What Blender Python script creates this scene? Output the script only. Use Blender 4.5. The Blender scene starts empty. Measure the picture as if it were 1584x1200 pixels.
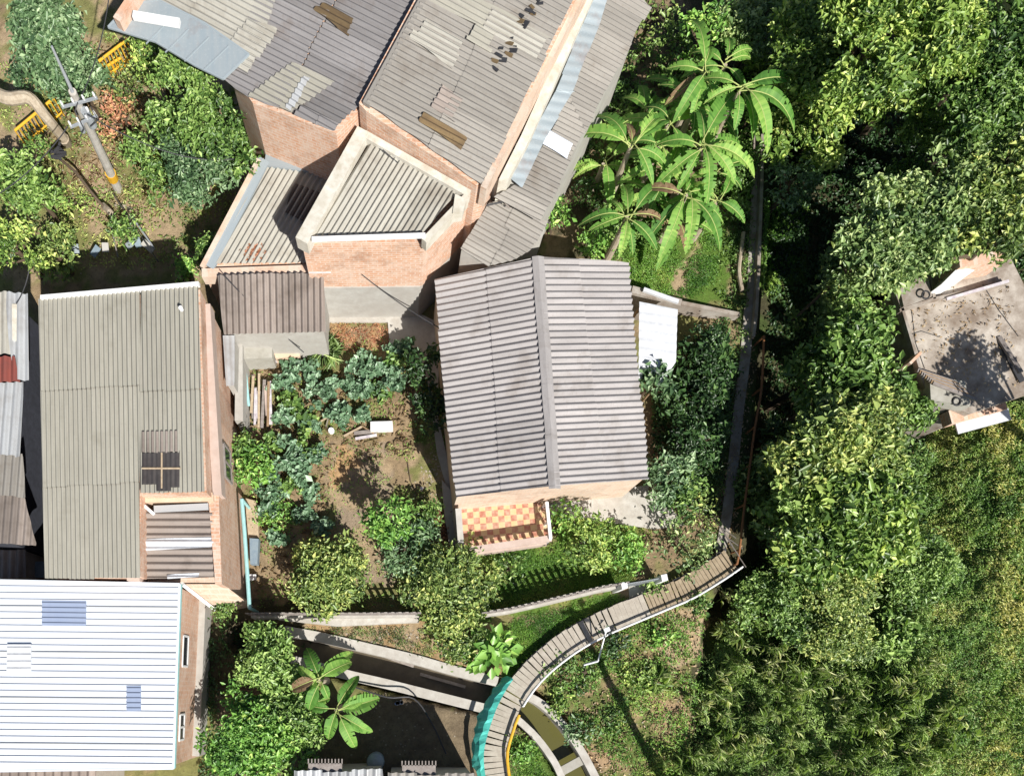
import bpy, math, random
import numpy as np
from mathutils import Vector
random.seed(7); RS = np.random.RandomState(7)
SC = bpy.context.scene
COL = SC.collection
# ---------------------------------------------------------------- camera (drone looking straight down, picture cut off-centre)
H, F, NX, NY = 30.0, 1200.0, 620.0, 1060.0      # flying height, focal length in photo pixels, nadir in photo pixels
cam = bpy.data.cameras.new("camera"); co = bpy.data.objects.new("camera", cam); COL.objects.link(co)
co.location = (0, 0, H); co.rotation_euler = (0, 0, 0)
cam.sensor_width = 36; cam.lens = F / 1584 * 36
cam.shift_x = (792 - NX) / 1584; cam.shift_y = (NY - 600) / 1584
cam.clip_start = 0.5; cam.clip_end = 3000
SC.camera = co
# ---------------------------------------------------------------- daylight
SUN_EL = math.radians(46); SD = Vector((-.47, .883)).normalized()   # direction the shadows fall
w = bpy.data.worlds.new("World"); SC.world = w; w.use_nodes = True
nt = w.node_tree; bg = nt.nodes["Background"]; sky = nt.nodes.new("ShaderNodeTexSky")
sky.sky_type = 'NISHITA'; sky.sun_disc = False; sky.sun_elevation = SUN_EL
sky.sun_rotation = math.atan2(-SD.x, -SD.y)
nt.links.new(sky.outputs[0], bg.inputs[0]); bg.inputs[1].default_value = 0.05
sl = bpy.data.lights.new("sun", 'SUN'); sl.energy = 5.0; sl.angle = math.radians(.5); sl.color = (1, .96, .89)
so = bpy.data.objects.new("sun", sl); COL.objects.link(so)
ldir = Vector((SD.x * math.cos(SUN_EL), SD.y * math.cos(SUN_EL), -math.sin(SUN_EL)))
so.rotation_euler = ldir.to_track_quat('-Z', 'Y').to_euler(); so.location = (5, -10, 40)
SC.view_settings.view_transform = 'Standard'; SC.view_settings.look = 'None'
SC.view_settings.gamma = 1; SC.view_settings.exposure = 0.5

# ---------------------------------------------------------------- measuring helpers
def W(px, py, z=0.0):
    k = (H - z) / F
    return Vector(((px - NX) * k, (NY - py) * k, z))
def smooth(t):
    t = np.clip(t, 0, 1); return t * t * (3 - 2 * t)
_T = np.random.RandomState(3).rand(8, 64, 64)
def vn(x, y, s=0):
    x = np.asarray(x, float); y = np.asarray(y, float)
    xi = np.floor(x).astype(int); yi = np.floor(y).astype(int); fx = smooth(x - xi); fy = smooth(y - yi); T = _T[s % 8]
    a = T[xi % 64, yi % 64]; b = T[(xi + 1) % 64, yi % 64]; c = T[xi % 64, (yi + 1) % 64]; d = T[(xi + 1) % 64, (yi + 1) % 64]
    return (a * (1 - fx) + b * fx) * (1 - fy) + (c * (1 - fx) + d * fx) * fy
def fbm(x, y, s=0):
    return .5 * vn(x, y, s) + .3 * vn(x * 2.1 + 7, y * 2.1 + 3, s + 1) + .2 * vn(x * 4.3 + 1, y * 4.3 + 9, s + 2)
def segdist(x, y, pts):
    d = np.full(np.shape(x), 1e9)
    for (ax, ay), (bx, by) in zip(pts[:-1], pts[1:]):
        vx, vy = bx - ax, by - ay; t = np.clip(((x - ax) * vx + (y - ay) * vy) / (vx * vx + vy * vy), 0, 1)
        d = np.minimum(d, np.hypot(x - ax - t * vx, y - ay - t * vy))
    return d
CANAL = [tuple(W(a, b).xy) for a, b in [(380, 985), (465, 1004), (560, 1028), (660, 1054), (760, 1075), (812, 1092), (845, 1120), (870, 1155), (893, 1192), (915, 1240)]]
def ravine_edge(y):
    return np.interp(y, [-6, 0, 2.7, 4.4, 5.2, 10, 20.2, 30], [10.9, 11.2, 11.6, 12.6, 13.3, 13.6, 14.2, 14.6])
def gz(x, y):
    x = np.asarray(x, float); y = np.asarray(y, float)
    z = .10 * (fbm(x * .5, y * .5, 1) - .5)
    e = x - ravine_edge(y); dep = np.interp(y, [-6, 1, 5, 30], [.4, .8, 3.2, 3.2])
    z = z - dep * smooth(e / .9) + (dep - .2) * smooth((e - 4) / 7)
    z = z + smooth((e - 3.5) / 6) * (.5 + 2.6 * smooth((y - 14) / 7))
    z = z - 1.1 * smooth((0.82 - segdist(x, y, CANAL)) / .16)
    # bank below the white wall slopes towards the canal
    return z
def G(px, py, lift=0.0):
    z = 0.0
    for _ in range(6):
        p = W(px, py, z); z = float(gz(p.x, p.y)) + lift
    return W(px, py, z)
def inpoly(px, py, poly):
    r = np.zeros(np.shape(px), bool); n = len(poly)
    for i in range(n):
        x1, y1 = poly[i]; x2, y2 = poly[(i + 1) % n]
        if y1 == y2: continue
        c = ((y1 > py) != (y2 > py)) & (px < (x2 - x1) * (py - y1) / (y2 - y1) + x1)
        r ^= c
    return r

# ---------------------------------------------------------------- materials
MATS = {}
def lin(c):
    return tuple(((v / 255 + .055) / 1.055) ** 2.4 if v > 10 else v / 255 / 12.92 for v in c) + (1,)
def newmat(name):
    m = bpy.data.materials.new(name); m.use_nodes = True; MATS[name] = m
    return m, m.node_tree, m.node_tree.nodes["Principled BSDF"]
def nd(t, typ, **kw):
    n = t.nodes.new(typ)
    for k, v in kw.items():
        if k in n.inputs: n.inputs[k].default_value = v
        else: setattr(n, k, v)
    return n
def mixc(t, fac, a, b, mode='MIX'):
    n = t.nodes.new("ShaderNodeMix"); n.data_type = 'RGBA'; n.blend_type = mode
    for sock, v in ((n.inputs[0], fac), (n.inputs[6], a), (n.inputs[7], b)):
        if hasattr(v, 'is_output') or isinstance(v, bpy.types.NodeSocket): t.links.new(v, sock)
        else: sock.default_value = v
    return n.outputs[2]
def ramp(t, src, stops):
    r = t.nodes.new("ShaderNodeValToRGB"); e = r.color_ramp.elements
    while len(e) < len(stops): e.new(.5)
    for el, (p, c) in zip(e, stops):
        el.position = p; el.color = c if len(c) == 4 else tuple(c) + (1,)
    t.links.new(src, r.inputs[0]); return r.outputs[0]
def coords(t, kind='Object', scale=(1, 1, 1)):
    tc = t.nodes.new("ShaderNodeTexCoord"); mp = t.nodes.new("ShaderNodeMapping"); mp.inputs['Scale'].default_value = scale
    t.links.new(tc.outputs[kind], mp.inputs[0]); return mp.outputs[0]
def noise(t, vec, scale, detail=5, rough=.6):
    n = nd(t, "ShaderNodeTexNoise", Scale=scale, Detail=detail, Roughness=rough); t.links.new(vec, n.inputs['Vector']); return n.outputs[0]
def bump(t, b, h, strength=.4, dist=.02):
    n = nd(t, "ShaderNodeBump", Strength=strength, Distance=dist); t.links.new(h, n.inputs['Height']); t.links.new(n.outputs[0], b.inputs['Normal'])
def g4(v): return (v, v, v, 1)
def roofmat(name, c1, c2, stain, rough=.85, metal=0.0, stain_lo=.52, lichen=None, tint=(.72, 1.15)):
    """weathered corrugated sheet: streaks run along the sheet (UV v), every sheet has its own tint"""
    m, t, b = newmat(name)
    uv = coords(t, 'UV', (5, .5, 1)); o = coords(t, 'UV')
    s = noise(t, uv, 1.3, 6, .65); base = mixc(t, ramp(t, s, [(.3, g4(0)), (.7, g4(1))]), c1, c2)
    big = noise(t, o, .55, 4, .7); base = mixc(t, ramp(t, big, [(stain_lo, g4(0)), (stain_lo + .2, g4(.75))]), base, stain)
    at = nd(t, "ShaderNodeAttribute", attribute_name="tint"); tr = ramp(t, at.outputs['Fac'], [(0, g4(tint[0])), (1, g4(1))])
    base = mixc(t, 1.0, base, tr, 'MULTIPLY')
    fine = noise(t, o, 14, 4, .7); base = mixc(t, ramp(t, fine, [(.55, g4(0)), (.75, g4(.5))]), base, lichen or stain)
    t.links.new(base, b.inputs['Base Color']); b.inputs['Roughness'].default_value = rough; b.inputs['Metallic'].default_value = metal
    bump(t, b, fine, .25, .01); return m
def plain(name, c, rough=.8, var=.25, scale=6, metal=0.0, c2=None, bmp=.2, kind='Object'):
    m, t, b = newmat(name); o = coords(t, kind)
    c = tuple(c) + ((1,) if len(c) == 3 else ()); d = c2 + (1,) if c2 and len(c2) == 3 else (c2 or tuple(x * (1 - var) for x in c[:3]) + (1,))
    n = noise(t, o, scale, 6, .7); n2 = noise(t, o, scale * .23, 4, .6)
    base = mixc(t, ramp(t, n, [(.35, g4(0)), (.65, g4(1))]), c, d)
    base = mixc(t, ramp(t, n2, [(.45, g4(0)), (.7, g4(.6))]), base, d)
    t.links.new(base, b.inputs['Base Color']); b.inputs['Roughness'].default_value = rough; b.inputs['Metallic'].default_value = metal
    if bmp: bump(t, b, n, bmp, .02)
    return m
def brickmat(name, c1, c2, mortar, stain):
    m, t, b = newmat(name); uv = coords(t, 'UV'); o = coords(t, 'Object')
    bt = t.nodes.new("ShaderNodeTexBrick"); t.links.new(uv, bt.inputs['Vector'])
    for k, v in (('Color1', c1), ('Color2', c2), ('Mortar', mortar), ('Scale', 1.0), ('Mortar Size', .018), ('Brick Width', .32), ('Row Height', .13), ('Bias', -.2)):
        bt.inputs[k].default_value = v
    n = noise(t, o, 2.2, 7, .75); n3 = noise(t, o, 7, 5, .75)
    base = mixc(t, ramp(t, n, [(.45, g4(0)), (.68, g4(.75))]), bt.outputs[0], stain)
    base = mixc(t, ramp(t, n3, [(.46, g4(0)), (.66, g4(.75))]), base, mortar)
    n4 = noise(t, o, .9, 5, .8); base = mixc(t, ramp(t, n4, [(.5, g4(0)), (.7, g4(.6))]), base, tuple(v * .5 for v in c2[:3]) + (1,))
    t.links.new(base, b.inputs['Base Color']); b.inputs['Roughness'].default_value = .9; bump(t, b, bt.outputs['Fac'], -.5, .01); return m
def leafmat(name, stops, rough=.40, trans=.2):
    m, t, b = newmat(name); at = nd(t, "ShaderNodeAttribute", attribute_name="tint")
    stops = [tuple(min(.75, (v * .82 + .18 * (c[0] + c[1] + c[2]) / 3) * 2.15) for v in c[:3]) + (1,) for c in stops]
    n = len(stops); col = ramp(t, at.outputs['Fac'], [(i / (n - 1), s) for i, s in enumerate(stops)])
    t.links.new(col, b.inputs['Base Color']); b.inputs['Roughness'].default_value = rough; b.inputs['Specular IOR Level'].default_value = .5
    tl = t.nodes.new("ShaderNodeBsdfTranslucent"); mx = t.nodes.new("ShaderNodeMixShader"); mx.inputs[0].default_value = trans
    br = mixc(t, 1.0, col, (1.2, 1.35, .6, 1), 'MULTIPLY'); t.links.new(br, tl.inputs[0])
    t.links.new(b.outputs[0], mx.inputs[1]); t.links.new(tl.outputs[0], mx.inputs[2]); t.links.new(mx.outputs[0], t.nodes["Material Output"].inputs[0]); return m

roofmat('roof_house', (.40, .378, .375, 1), (.30, .282, .278, 1), (.20, .172, .15, 1), stain_lo=.52, tint=(.76, 1))
roofmat('roof_dark', (.28, .268, .27, 1), (.20, .19, .192, 1), (.15, .115, .095, 1), tint=(.62, 1))
roofmat('roof_warm', (.34, .32, .29, 1), (.25, .232, .21, 1), (.16, .125, .095, 1), tint=(.66, 1), stain_lo=.55)
roofmat('roof_olive', (.37, .355, .305, 1), (.29, .278, .237, 1), (.22, .205, .165, 1), tint=(.85, 1), stain_lo=.58)
roofmat('roof_cream', (.45, .435, .385, 1), (.34, .325, .285, 1), (.24, .21, .17, 1), tint=(.85, 1))
roofmat('roof_brown', (.25, .21, .185, 1), (.34, .29, .26, 1), (.15, .12, .10, 1), tint=(.6, 1))
roofmat('roof_rotten', (.24, .17, .08, 1), (.12, .075, .04, 1), (.05, .03, .02, 1), tint=(.5, 1), stain_lo=.45)
roofmat('roof_silver', (.52, .54, .56, 1), (.42, .43, .44, 1), (.32, .30, .28, 1), rough=.5, metal=.15, tint=(.7, 1))
roofmat('roof_white', (.68, .72, .79, 1), (.63, .67, .74, 1), (.54, .57, .63, 1), rough=.45, tint=(.92, 1), stain_lo=.56)
roofmat('sheet_blue', (.30, .36, .40, 1), (.36, .40, .42, 1), (.27, .18, .15, 1), rough=.55, metal=.1, stain_lo=.56, lichen=(.50, .53, .53, 1))
roofmat('sheet_red', (.30, .075, .055, 1), (.22, .06, .05, 1), (.16, .06, .05, 1), tint=(.7, 1))
roofmat('skylight', (.06, .055, .055, 1), (.10, .09, .085, 1), (.04, .03, .03, 1), rough=.35)
roofmat('panel_blue', (.30, .36, .50, 1), (.33, .39, .53, 1), (.29, .35, .50, 1), rough=.3)
brickmat('brick', (.58, .32, .20, 1), (.50, .25, .145, 1), (.60, .47, .38, 1), (.64, .52, .43, 1))
brickmat('brick_pale', (.62, .43, .32, 1), (.56, .36, .25, 1), (.60, .50, .41, 1), (.64, .56, .47, 1))
plain('plaster', (.44, .43, .40), c2=(.36, .34, .31), scale=3)
plain('plaster_cream', (.62, .50, .38), c2=(.56, .40, .28), scale=3)
plain('navy_shaded_sheet', (.05, .055, .075), var=.4)  # navy metal sheet, colour darkened to stand in for the alley shade
plain('plaster_peach', (.52, .42, .37), c2=(.44, .34, .29), scale=3)
plain('parapet', (.66, .64, .58), c2=(.46, .42, .34), scale=2.2)
plain('concrete', (.42, .41, .37), c2=(.31, .295, .255), scale=2.5, bmp=.4)
plain('concrete_light', (.52, .50, .46), c2=(.38, .35, .31), scale=3)
plain('concrete_stained', (.40, .375, .34), c2=(.20, .155, .12), scale=1.6, bmp=.4)
plain('deck_pale', (.44, .40, .34), c2=(.33, .29, .24), scale=5)
plain('deck_brown', (.36, .29, .20), c2=(.26, .20, .13), scale=5)
plain('slab_stained', (.52, .47, .41), c2=(.19, .145, .11), scale=1.1, bmp=.5)
plain('white_paint', (.78, .78, .78), var=.12, rough=.5)
plain('white_sheet', (.66, .68, .72), var=.22, rough=.45)
plain('steel', (.42, .45, .48), metal=.3, rough=.45, var=.2)
plain('dark_steel', (.045, .045, .05), rough=.6)
plain('yellow_paint', (.75, .42, .03), rough=.5, var=.2)
plain('rust', (.32, .13, .045), c2=(.20, .09, .04), scale=8)
plain('turquoise_net', (.05, .44, .37), c2=(.10, .56, .48), rough=.7, scale=4)
plain('turquoise_paint', (.35, .62, .62), var=.2)
plain('blue_plastic', (.05, .14, .42), c2=(.35, .42, .50), scale=7)
plain('blue_tarp', (.17, .23, .29), c2=(.24, .30, .34), scale=5)
plain('timber', (.36, .25, .14), c2=(.22, .14, .08), scale=9)
plain('timber_pale', (.52, .42, .29), c2=(.36, .27, .18), scale=9)
plain('timber_grey', (.30, .27, .25), c2=(.20, .17, .155), scale=9)
plain('bark', (.10, .07, .045), c2=(.09, .065, .04), scale=9)
plain('bark_pale', (.46, .40, .31), c2=(.30, .24, .17), scale=7)
plain('glass', (.03, .035, .04), rough=.15, bmp=0)
plain('cloth_white', (.66, .64, .64), c2=(.38, .33, .38), scale=5)
plain('wet_floor', (.13, .105, .07), c2=(.07, .055, .035), scale=2, rough=.45)
plain('stone', (.42, .37, .29), c2=(.25, .21, .16), scale=9)
plain('midrib', (.42, .48, .16), var=.15)
plain('dry_leaf', (.26, .19, .10), c2=(.13, .07, .035), scale=9)
plain('red_brown', (.20, .085, .05), c2=(.10, .045, .03), scale=9)
L_YG = [lin((38, 60, 18)), lin((70, 98, 32)), lin((104, 128, 44)), lin((150, 162, 72))]
leafmat('leaf_yellowgreen', L_YG)
leafmat('leaf_olive', [lin((42, 60, 24)), lin((74, 96, 38)), lin((104, 122, 52)), lin((150, 154, 74))])
leafmat('leaf_mid', [lin((32, 56, 18)), lin((58, 86, 30)), lin((86, 114, 42)), lin((124, 146, 70))])
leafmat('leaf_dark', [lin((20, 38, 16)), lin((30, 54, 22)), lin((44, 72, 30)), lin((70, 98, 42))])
leafmat('leaf_bluegreen', [lin((36, 58, 34)), lin((56, 82, 48)), lin((80, 106, 66)), lin((118, 138, 98))])
leafmat('leaf_kale', [lin((42, 66, 44)), lin((62, 90, 62)), lin((84, 112, 82)), lin((122, 146, 118))])
leafmat('leaf_bright', [lin((50, 86, 26)), lin((74, 114, 34)), lin((100, 138, 46)), lin((142, 166, 70))])
leafmat('leaf_greygreen', [lin((48, 70, 34)), lin((74, 98, 48)), lin((104, 124, 66)), lin((146, 158, 96))])
leafmat('leaf_reed', [lin((54, 76, 32)), lin((88, 112, 50)), lin((124, 142, 76)), lin((170, 176, 118))])
leafmat('leaf_field', [lin((56, 88, 30)), lin((80, 114, 40)), lin((110, 132, 52)), lin((154, 150, 80))])
leafmat('leaf_red', [lin((90, 60, 40)), lin((130, 82, 56)), lin((156, 104, 72)), lin((140, 128, 72))])
leafmat('leaf_dry', [lin((70, 54, 38)), lin((104, 84, 58)), lin((130, 108, 76)), lin((150, 132, 96))])
leafmat('leaf_banana', [lin((44, 84, 18)), lin((64, 106, 26)), lin((88, 126, 36)), lin((124, 150, 56))], rough=.65, trans=.3)
leafmat('grass_blades', [lin((52, 92, 26)), lin((78, 118, 34)), lin((104, 140, 44)), lin((146, 150, 70))])
# water
m, t, b = newmat('water'); b.inputs['Base Color'].default_value = (.10, .095, .03, 1); b.inputs['Roughness'].default_value = .12
bump(t, b, noise(t, coords(t), 5, 4, .6), .25, .02)
# checker floor
m, t, b = newmat('checker_tiles'); uv = coords(t, 'UV', (1, 1, 1)); ck = nd(t, "ShaderNodeTexChecker", Scale=1.0, Color1=(.56, .41, .22, 1), Color2=(.38, .155, .105, 1)); t.links.new(uv, ck.inputs[0])
cb = mixc(t, ramp(t, noise(t, coords(t), 5, 5), [(.4, g4(0)), (.7, g4(.55))]), ck.outputs[0], (.60, .50, .38, 1)); t.links.new(cb, b.inputs['Base Color']); b.inputs['Roughness'].default_value = .4
# soil: albedo patches from the 'soil' colour attribute, plus fine grain
m, t, b = newmat('soil'); at = nd(t, "ShaderNodeAttribute", attribute_name="soil"); o = coords(t)
n1 = noise(t, o, 3.2, 8, .75); n2 = noise(t, o, 22, 5, .7); n3 = noise(t, o, 9, 3, .6)
c_ = mixc(t, 1.0, at.outputs['Color'], ramp(t, n1, [(.25, g4(.55)), (.75, g4(1.35))]), 'MULTIPLY')
c_ = mixc(t, ramp(t, n2, [(.6, g4(0)), (.72, g4(.55))]), c_, (.40, .33, .23, 1))
c_ = mixc(t, ramp(t, n3, [(.28, g4(.6)), (.42, g4(0))]), c_, (.07, .055, .03, 1))
t.links.new(c_, b.inputs['Base Color']); b.inputs['Roughness'].default_value = .95; b.inputs['Specular IOR Level'].default_value = .2
mx_ = nd(t, "ShaderNodeMath", operation='ADD'); t.links.new(n1, mx_.inputs[0]); t.links.new(n2, mx_.inputs[1]); bump(t, b, mx_.outputs[0], .7, .05)

# ---------------------------------------------------------------- mesh builder
class MB:
    def __init__(s): s.v = []; s.f = []; s.uv = []; s.m = []; s.t = []; s.mats = []
    def mi(s, m):
        if m not in s.mats: s.mats.append(m)
        return s.mats.index(m)
    def face(s, pts, m='plaster', t=.6, uv=None):
        n = len(s.v); s.v += [Vector(p) for p in pts]; s.f.append(tuple(range(n, n + len(pts))))
        s.uv += uv if uv else [(p[0], p[1]) for p in pts]; s.m.append(s.mi(m)); s.t.append(t); return s
    def wall(s, a, b, za, zb, z0, m, t=.6):        # vertical face under edge a-b
        L = (Vector(b[:2]) - Vector(a[:2])).length
        s.face([(a[0], a[1], z0), (b[0], b[1], z0), (b[0], b[1], zb), (a[0], a[1], za)], m, t, [(0, 0), (L, 0), (L, zb - z0), (0, za - z0)])
    def prism(s, top, z0, m, cap=None, t=.6):      # top: 3D points (any winding); down to z0
        ar = sum(top[i][0] * top[(i + 1) % len(top)][1] - top[(i + 1) % len(top)][0] * top[i][1] for i in range(len(top)))
        if ar < 0: top = top[::-1]
        for i in range(len(top)):
            a, b = top[i], top[(i + 1) % len(top)]; s.wall(a, b, a[2], b[2], z0, m, t)
        s.face(top, cap or m, t); s.face([(p[0], p[1], z0) for p in top[::-1]], m, t); return s
    def bar(s, p, q, w, h, m, t=.6, up=None):      # box from p to q, p/q are centre line of its TOP
        p = Vector(p); q = Vector(q); d = (q - p); L = d.length
        if L < 1e-6: return s
        d.normalize(); u = Vector(up) if up else Vector((0, 0, 1))
        sd = d.cross(u)
        if sd.length < 1e-3: sd = d.cross(Vector((1, 0, 0)))
        sd.normalize(); u = sd.cross(d).normalized(); a = sd * w / 2; b_ = u * h
        P = [p - a - b_, p + a - b_, p + a, p - a, q - a - b_, q + a - b_, q + a, q - a]
        for idx, (lu, lv) in (((0, 3, 2, 1), (w, h)), ((4, 5, 6, 7), (w, h)), ((3, 7, 6, 2), (L, w)), ((0, 1, 5, 4), (L, w)), ((1, 2, 6, 5), (h, L)), ((0, 4, 7, 3), (L, h))):
            s.face([P[i] for i in idx], m, t, [(0, 0), (0, lv), (lu, lv), (lu, 0)])
        return s
    def box(s, c, sx, sy, h, m, rz=0, t=.6):       # c = base centre
        c = Vector(c); d = Vector((math.cos(rz), math.sin(rz), 0)) * sx / 2; up = Vector((0, 0, h))
        return s.bar(c - d + up, c + d + up, sy, h, m, t)
    def tube(s, pts, r, m, n=8, t=.6, cap=True):
        pts = [Vector(p) for p in pts]; rs = r if isinstance(r, (list, tuple)) else [r] * len(pts); rings = []
        for i, p in enumerate(pts):
            d = (pts[min(i + 1, len(pts) - 1)] - pts[max(i - 1, 0)]).normalized()
            a = d.cross(Vector((0, 0, 1)) if abs(d.z) < .95 else Vector((1, 0, 0))).normalized(); b_ = d.cross(a)
            rings.append([p + (a * math.cos(k * 2 * math.pi / n) + b_ * math.sin(k * 2 * math.pi / n)) * rs[i] for k in range(n)])
        for A, B in zip(rings[:-1], rings[1:]):
            for k in range(n): s.face([A[k], A[(k + 1) % n], B[(k + 1) % n], B[k]], m, t)
        if cap: s.face(rings[0][::-1], m, t); s.face(rings[-1], m, t)
        return s
    def build(s, name, parent=None, kind=None):
        me = bpy.data.meshes.new(name); off = parent.location if parent else Vector((0, 0, 0))
        if parent and parent.parent: off = off + parent.parent.location
        me.from_pydata([tuple(p - off) for p in s.v], [], s.f)
        for m in s.mats: me.materials.append(MATS[m])
        me.polygons.foreach_set('material_index', s.m)
        u = me.uv_layers.new(name='UVMap'); u.data.foreach_set('uv', np.array(s.uv, 'f').ravel())
        a = me.attributes.new('tint', 'FLOAT', 'FACE'); a.data.foreach_set('value', np.array(s.t, 'f'))
        me.update(); o = bpy.data.objects.new(name, me); COL.objects.link(o)
        if parent: o.parent = parent
        if kind: o['kind'] = kind
        return o
def tag(o, label, cat, group=None, kind=None):
    o['label'] = label; o['category'] = cat
    if group: o['group'] = group
    if kind: o['kind'] = kind
    return o
def thing(name, loc, label, cat, group=None):
    o = bpy.data.objects.new(name, None); COL.objects.link(o); o.location = loc; o.empty_display_size = .3
    return tag(o, label, cat, group)

# ---- corrugated sheets laid on a plane given by three (px,py,z) anchors, clipped to a convex pixel polygon
def plane(an):
    a, b, c = [W(*p) for p in an]; n = (b - a).cross(c - a).normalized()
    if n.z < 0: n = -n
    return a, n
def onp(pl, px, py, lift=0.0):
    a, n = pl; d = Vector(((px - NX) / F, (NY - py) / F, -1)); C = Vector((0, 0, H))
    k = (a + n * lift - C).dot(n) / d.dot(n); return C + d * k
def corr(mb, pl, poly, along, m, pitch=.25, amp=.035, course=2.2, sheet=1.0, rag=.03, lift=0.0, seg=8, up=1, lap=.03, prof=1.7, seed=0, tlo=.0):
    amp = pitch * (.50 if amp >= .05 else .38) if amp > .022 else amp; rr = random.Random(seed + 11); a, n = pl; P = [onp(pl, x, y, lift) for x, y in poly]; O = P[0]
    v = (onp(pl, *along[1]) - onp(pl, *along[0])).normalized(); u = v.cross(n).normalized()
    Q = [((p - O).dot(u), (p - O).dot(v)) for p in P]; u0 = min(q[0] for q in Q); u1 = max(q[0] for q in Q); v0 = min(q[1] for q in Q); v1 = max(q[1] for q in Q)
    def rng(x):
        hits = []
        for i in range(len(Q)):
            (ax, ay), (bx, by) = Q[i], Q[(i + 1) % len(Q)]
            if abs(ax - bx) < 1e-9: continue
            s_ = (x - ax) / (bx - ax)
            if -1e-6 <= s_ <= 1 + 1e-6: hits.append(ay + (by - ay) * s_)
        return (min(hits), max(hits)) if hits else (0, 0)
    nc = max(1, int(round((v1 - v0) / course))); du = pitch / seg; N = max(1, int((u1 - u0) / du)); du = (u1 - u0) / N
    jit = {}; tin = {}
    def J(k, j):
        if (k, j) not in jit: jit[(k, j)] = rr.uniform(-rag, rag)
        return jit[(k, j)]
    def hgt(x): return amp * (abs(math.sin(math.pi * x / pitch)) ** prof)
    for i in range(N):
        xa = u0 + i * du; xb = xa + du; k = int((xa + .5 * du - u0) / sheet)
        ra = rng(max(xa, u0 + 1e-5)); rb = rng(min(xb, u1 - 1e-5))
        for j in range(nc):
            sA = v0 + (v1 - v0) * j / nc + (J(k, j)); eA = v0 + (v1 - v0) * (j + 1) / nc + J(k, j + 1)
            if j == 0: sA = v0 - 1
            if j == nc - 1: eA = v1 + 1
            ja = J(k, 'a'); jb = J(k, 'b')
            a0 = max(sA, ra[0] + ja); a1 = min(eA, ra[1] + jb); b0 = max(sA, rb[0] + ja); b1 = min(eA, rb[1] + jb)
            if a1 - a0 <= .005 and b1 - b0 <= .005: continue
            a1 = max(a1, a0); b1 = max(b1, b0)
            if (k, j) not in tin: tin[(k, j)] = max(tlo, min(1, rr.gauss(.62, .22)))
            l0, l1 = (lap, 0) if up > 0 else (0, lap)
            kj = .004 * ((k + j) % 2)
            def pt(x, y, l): return O + u * x + v * y + n * (hgt(x) + l + kj)
            mb.face([pt(xa, a0, l0), pt(xb, b0, l0), pt(xb, b1, l1), pt(xa, a1, l1)], m, tin[(k, j)], [(xa, a0), (xb, b0), (xb, b1), (xa, a1)])
    return mb

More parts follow.
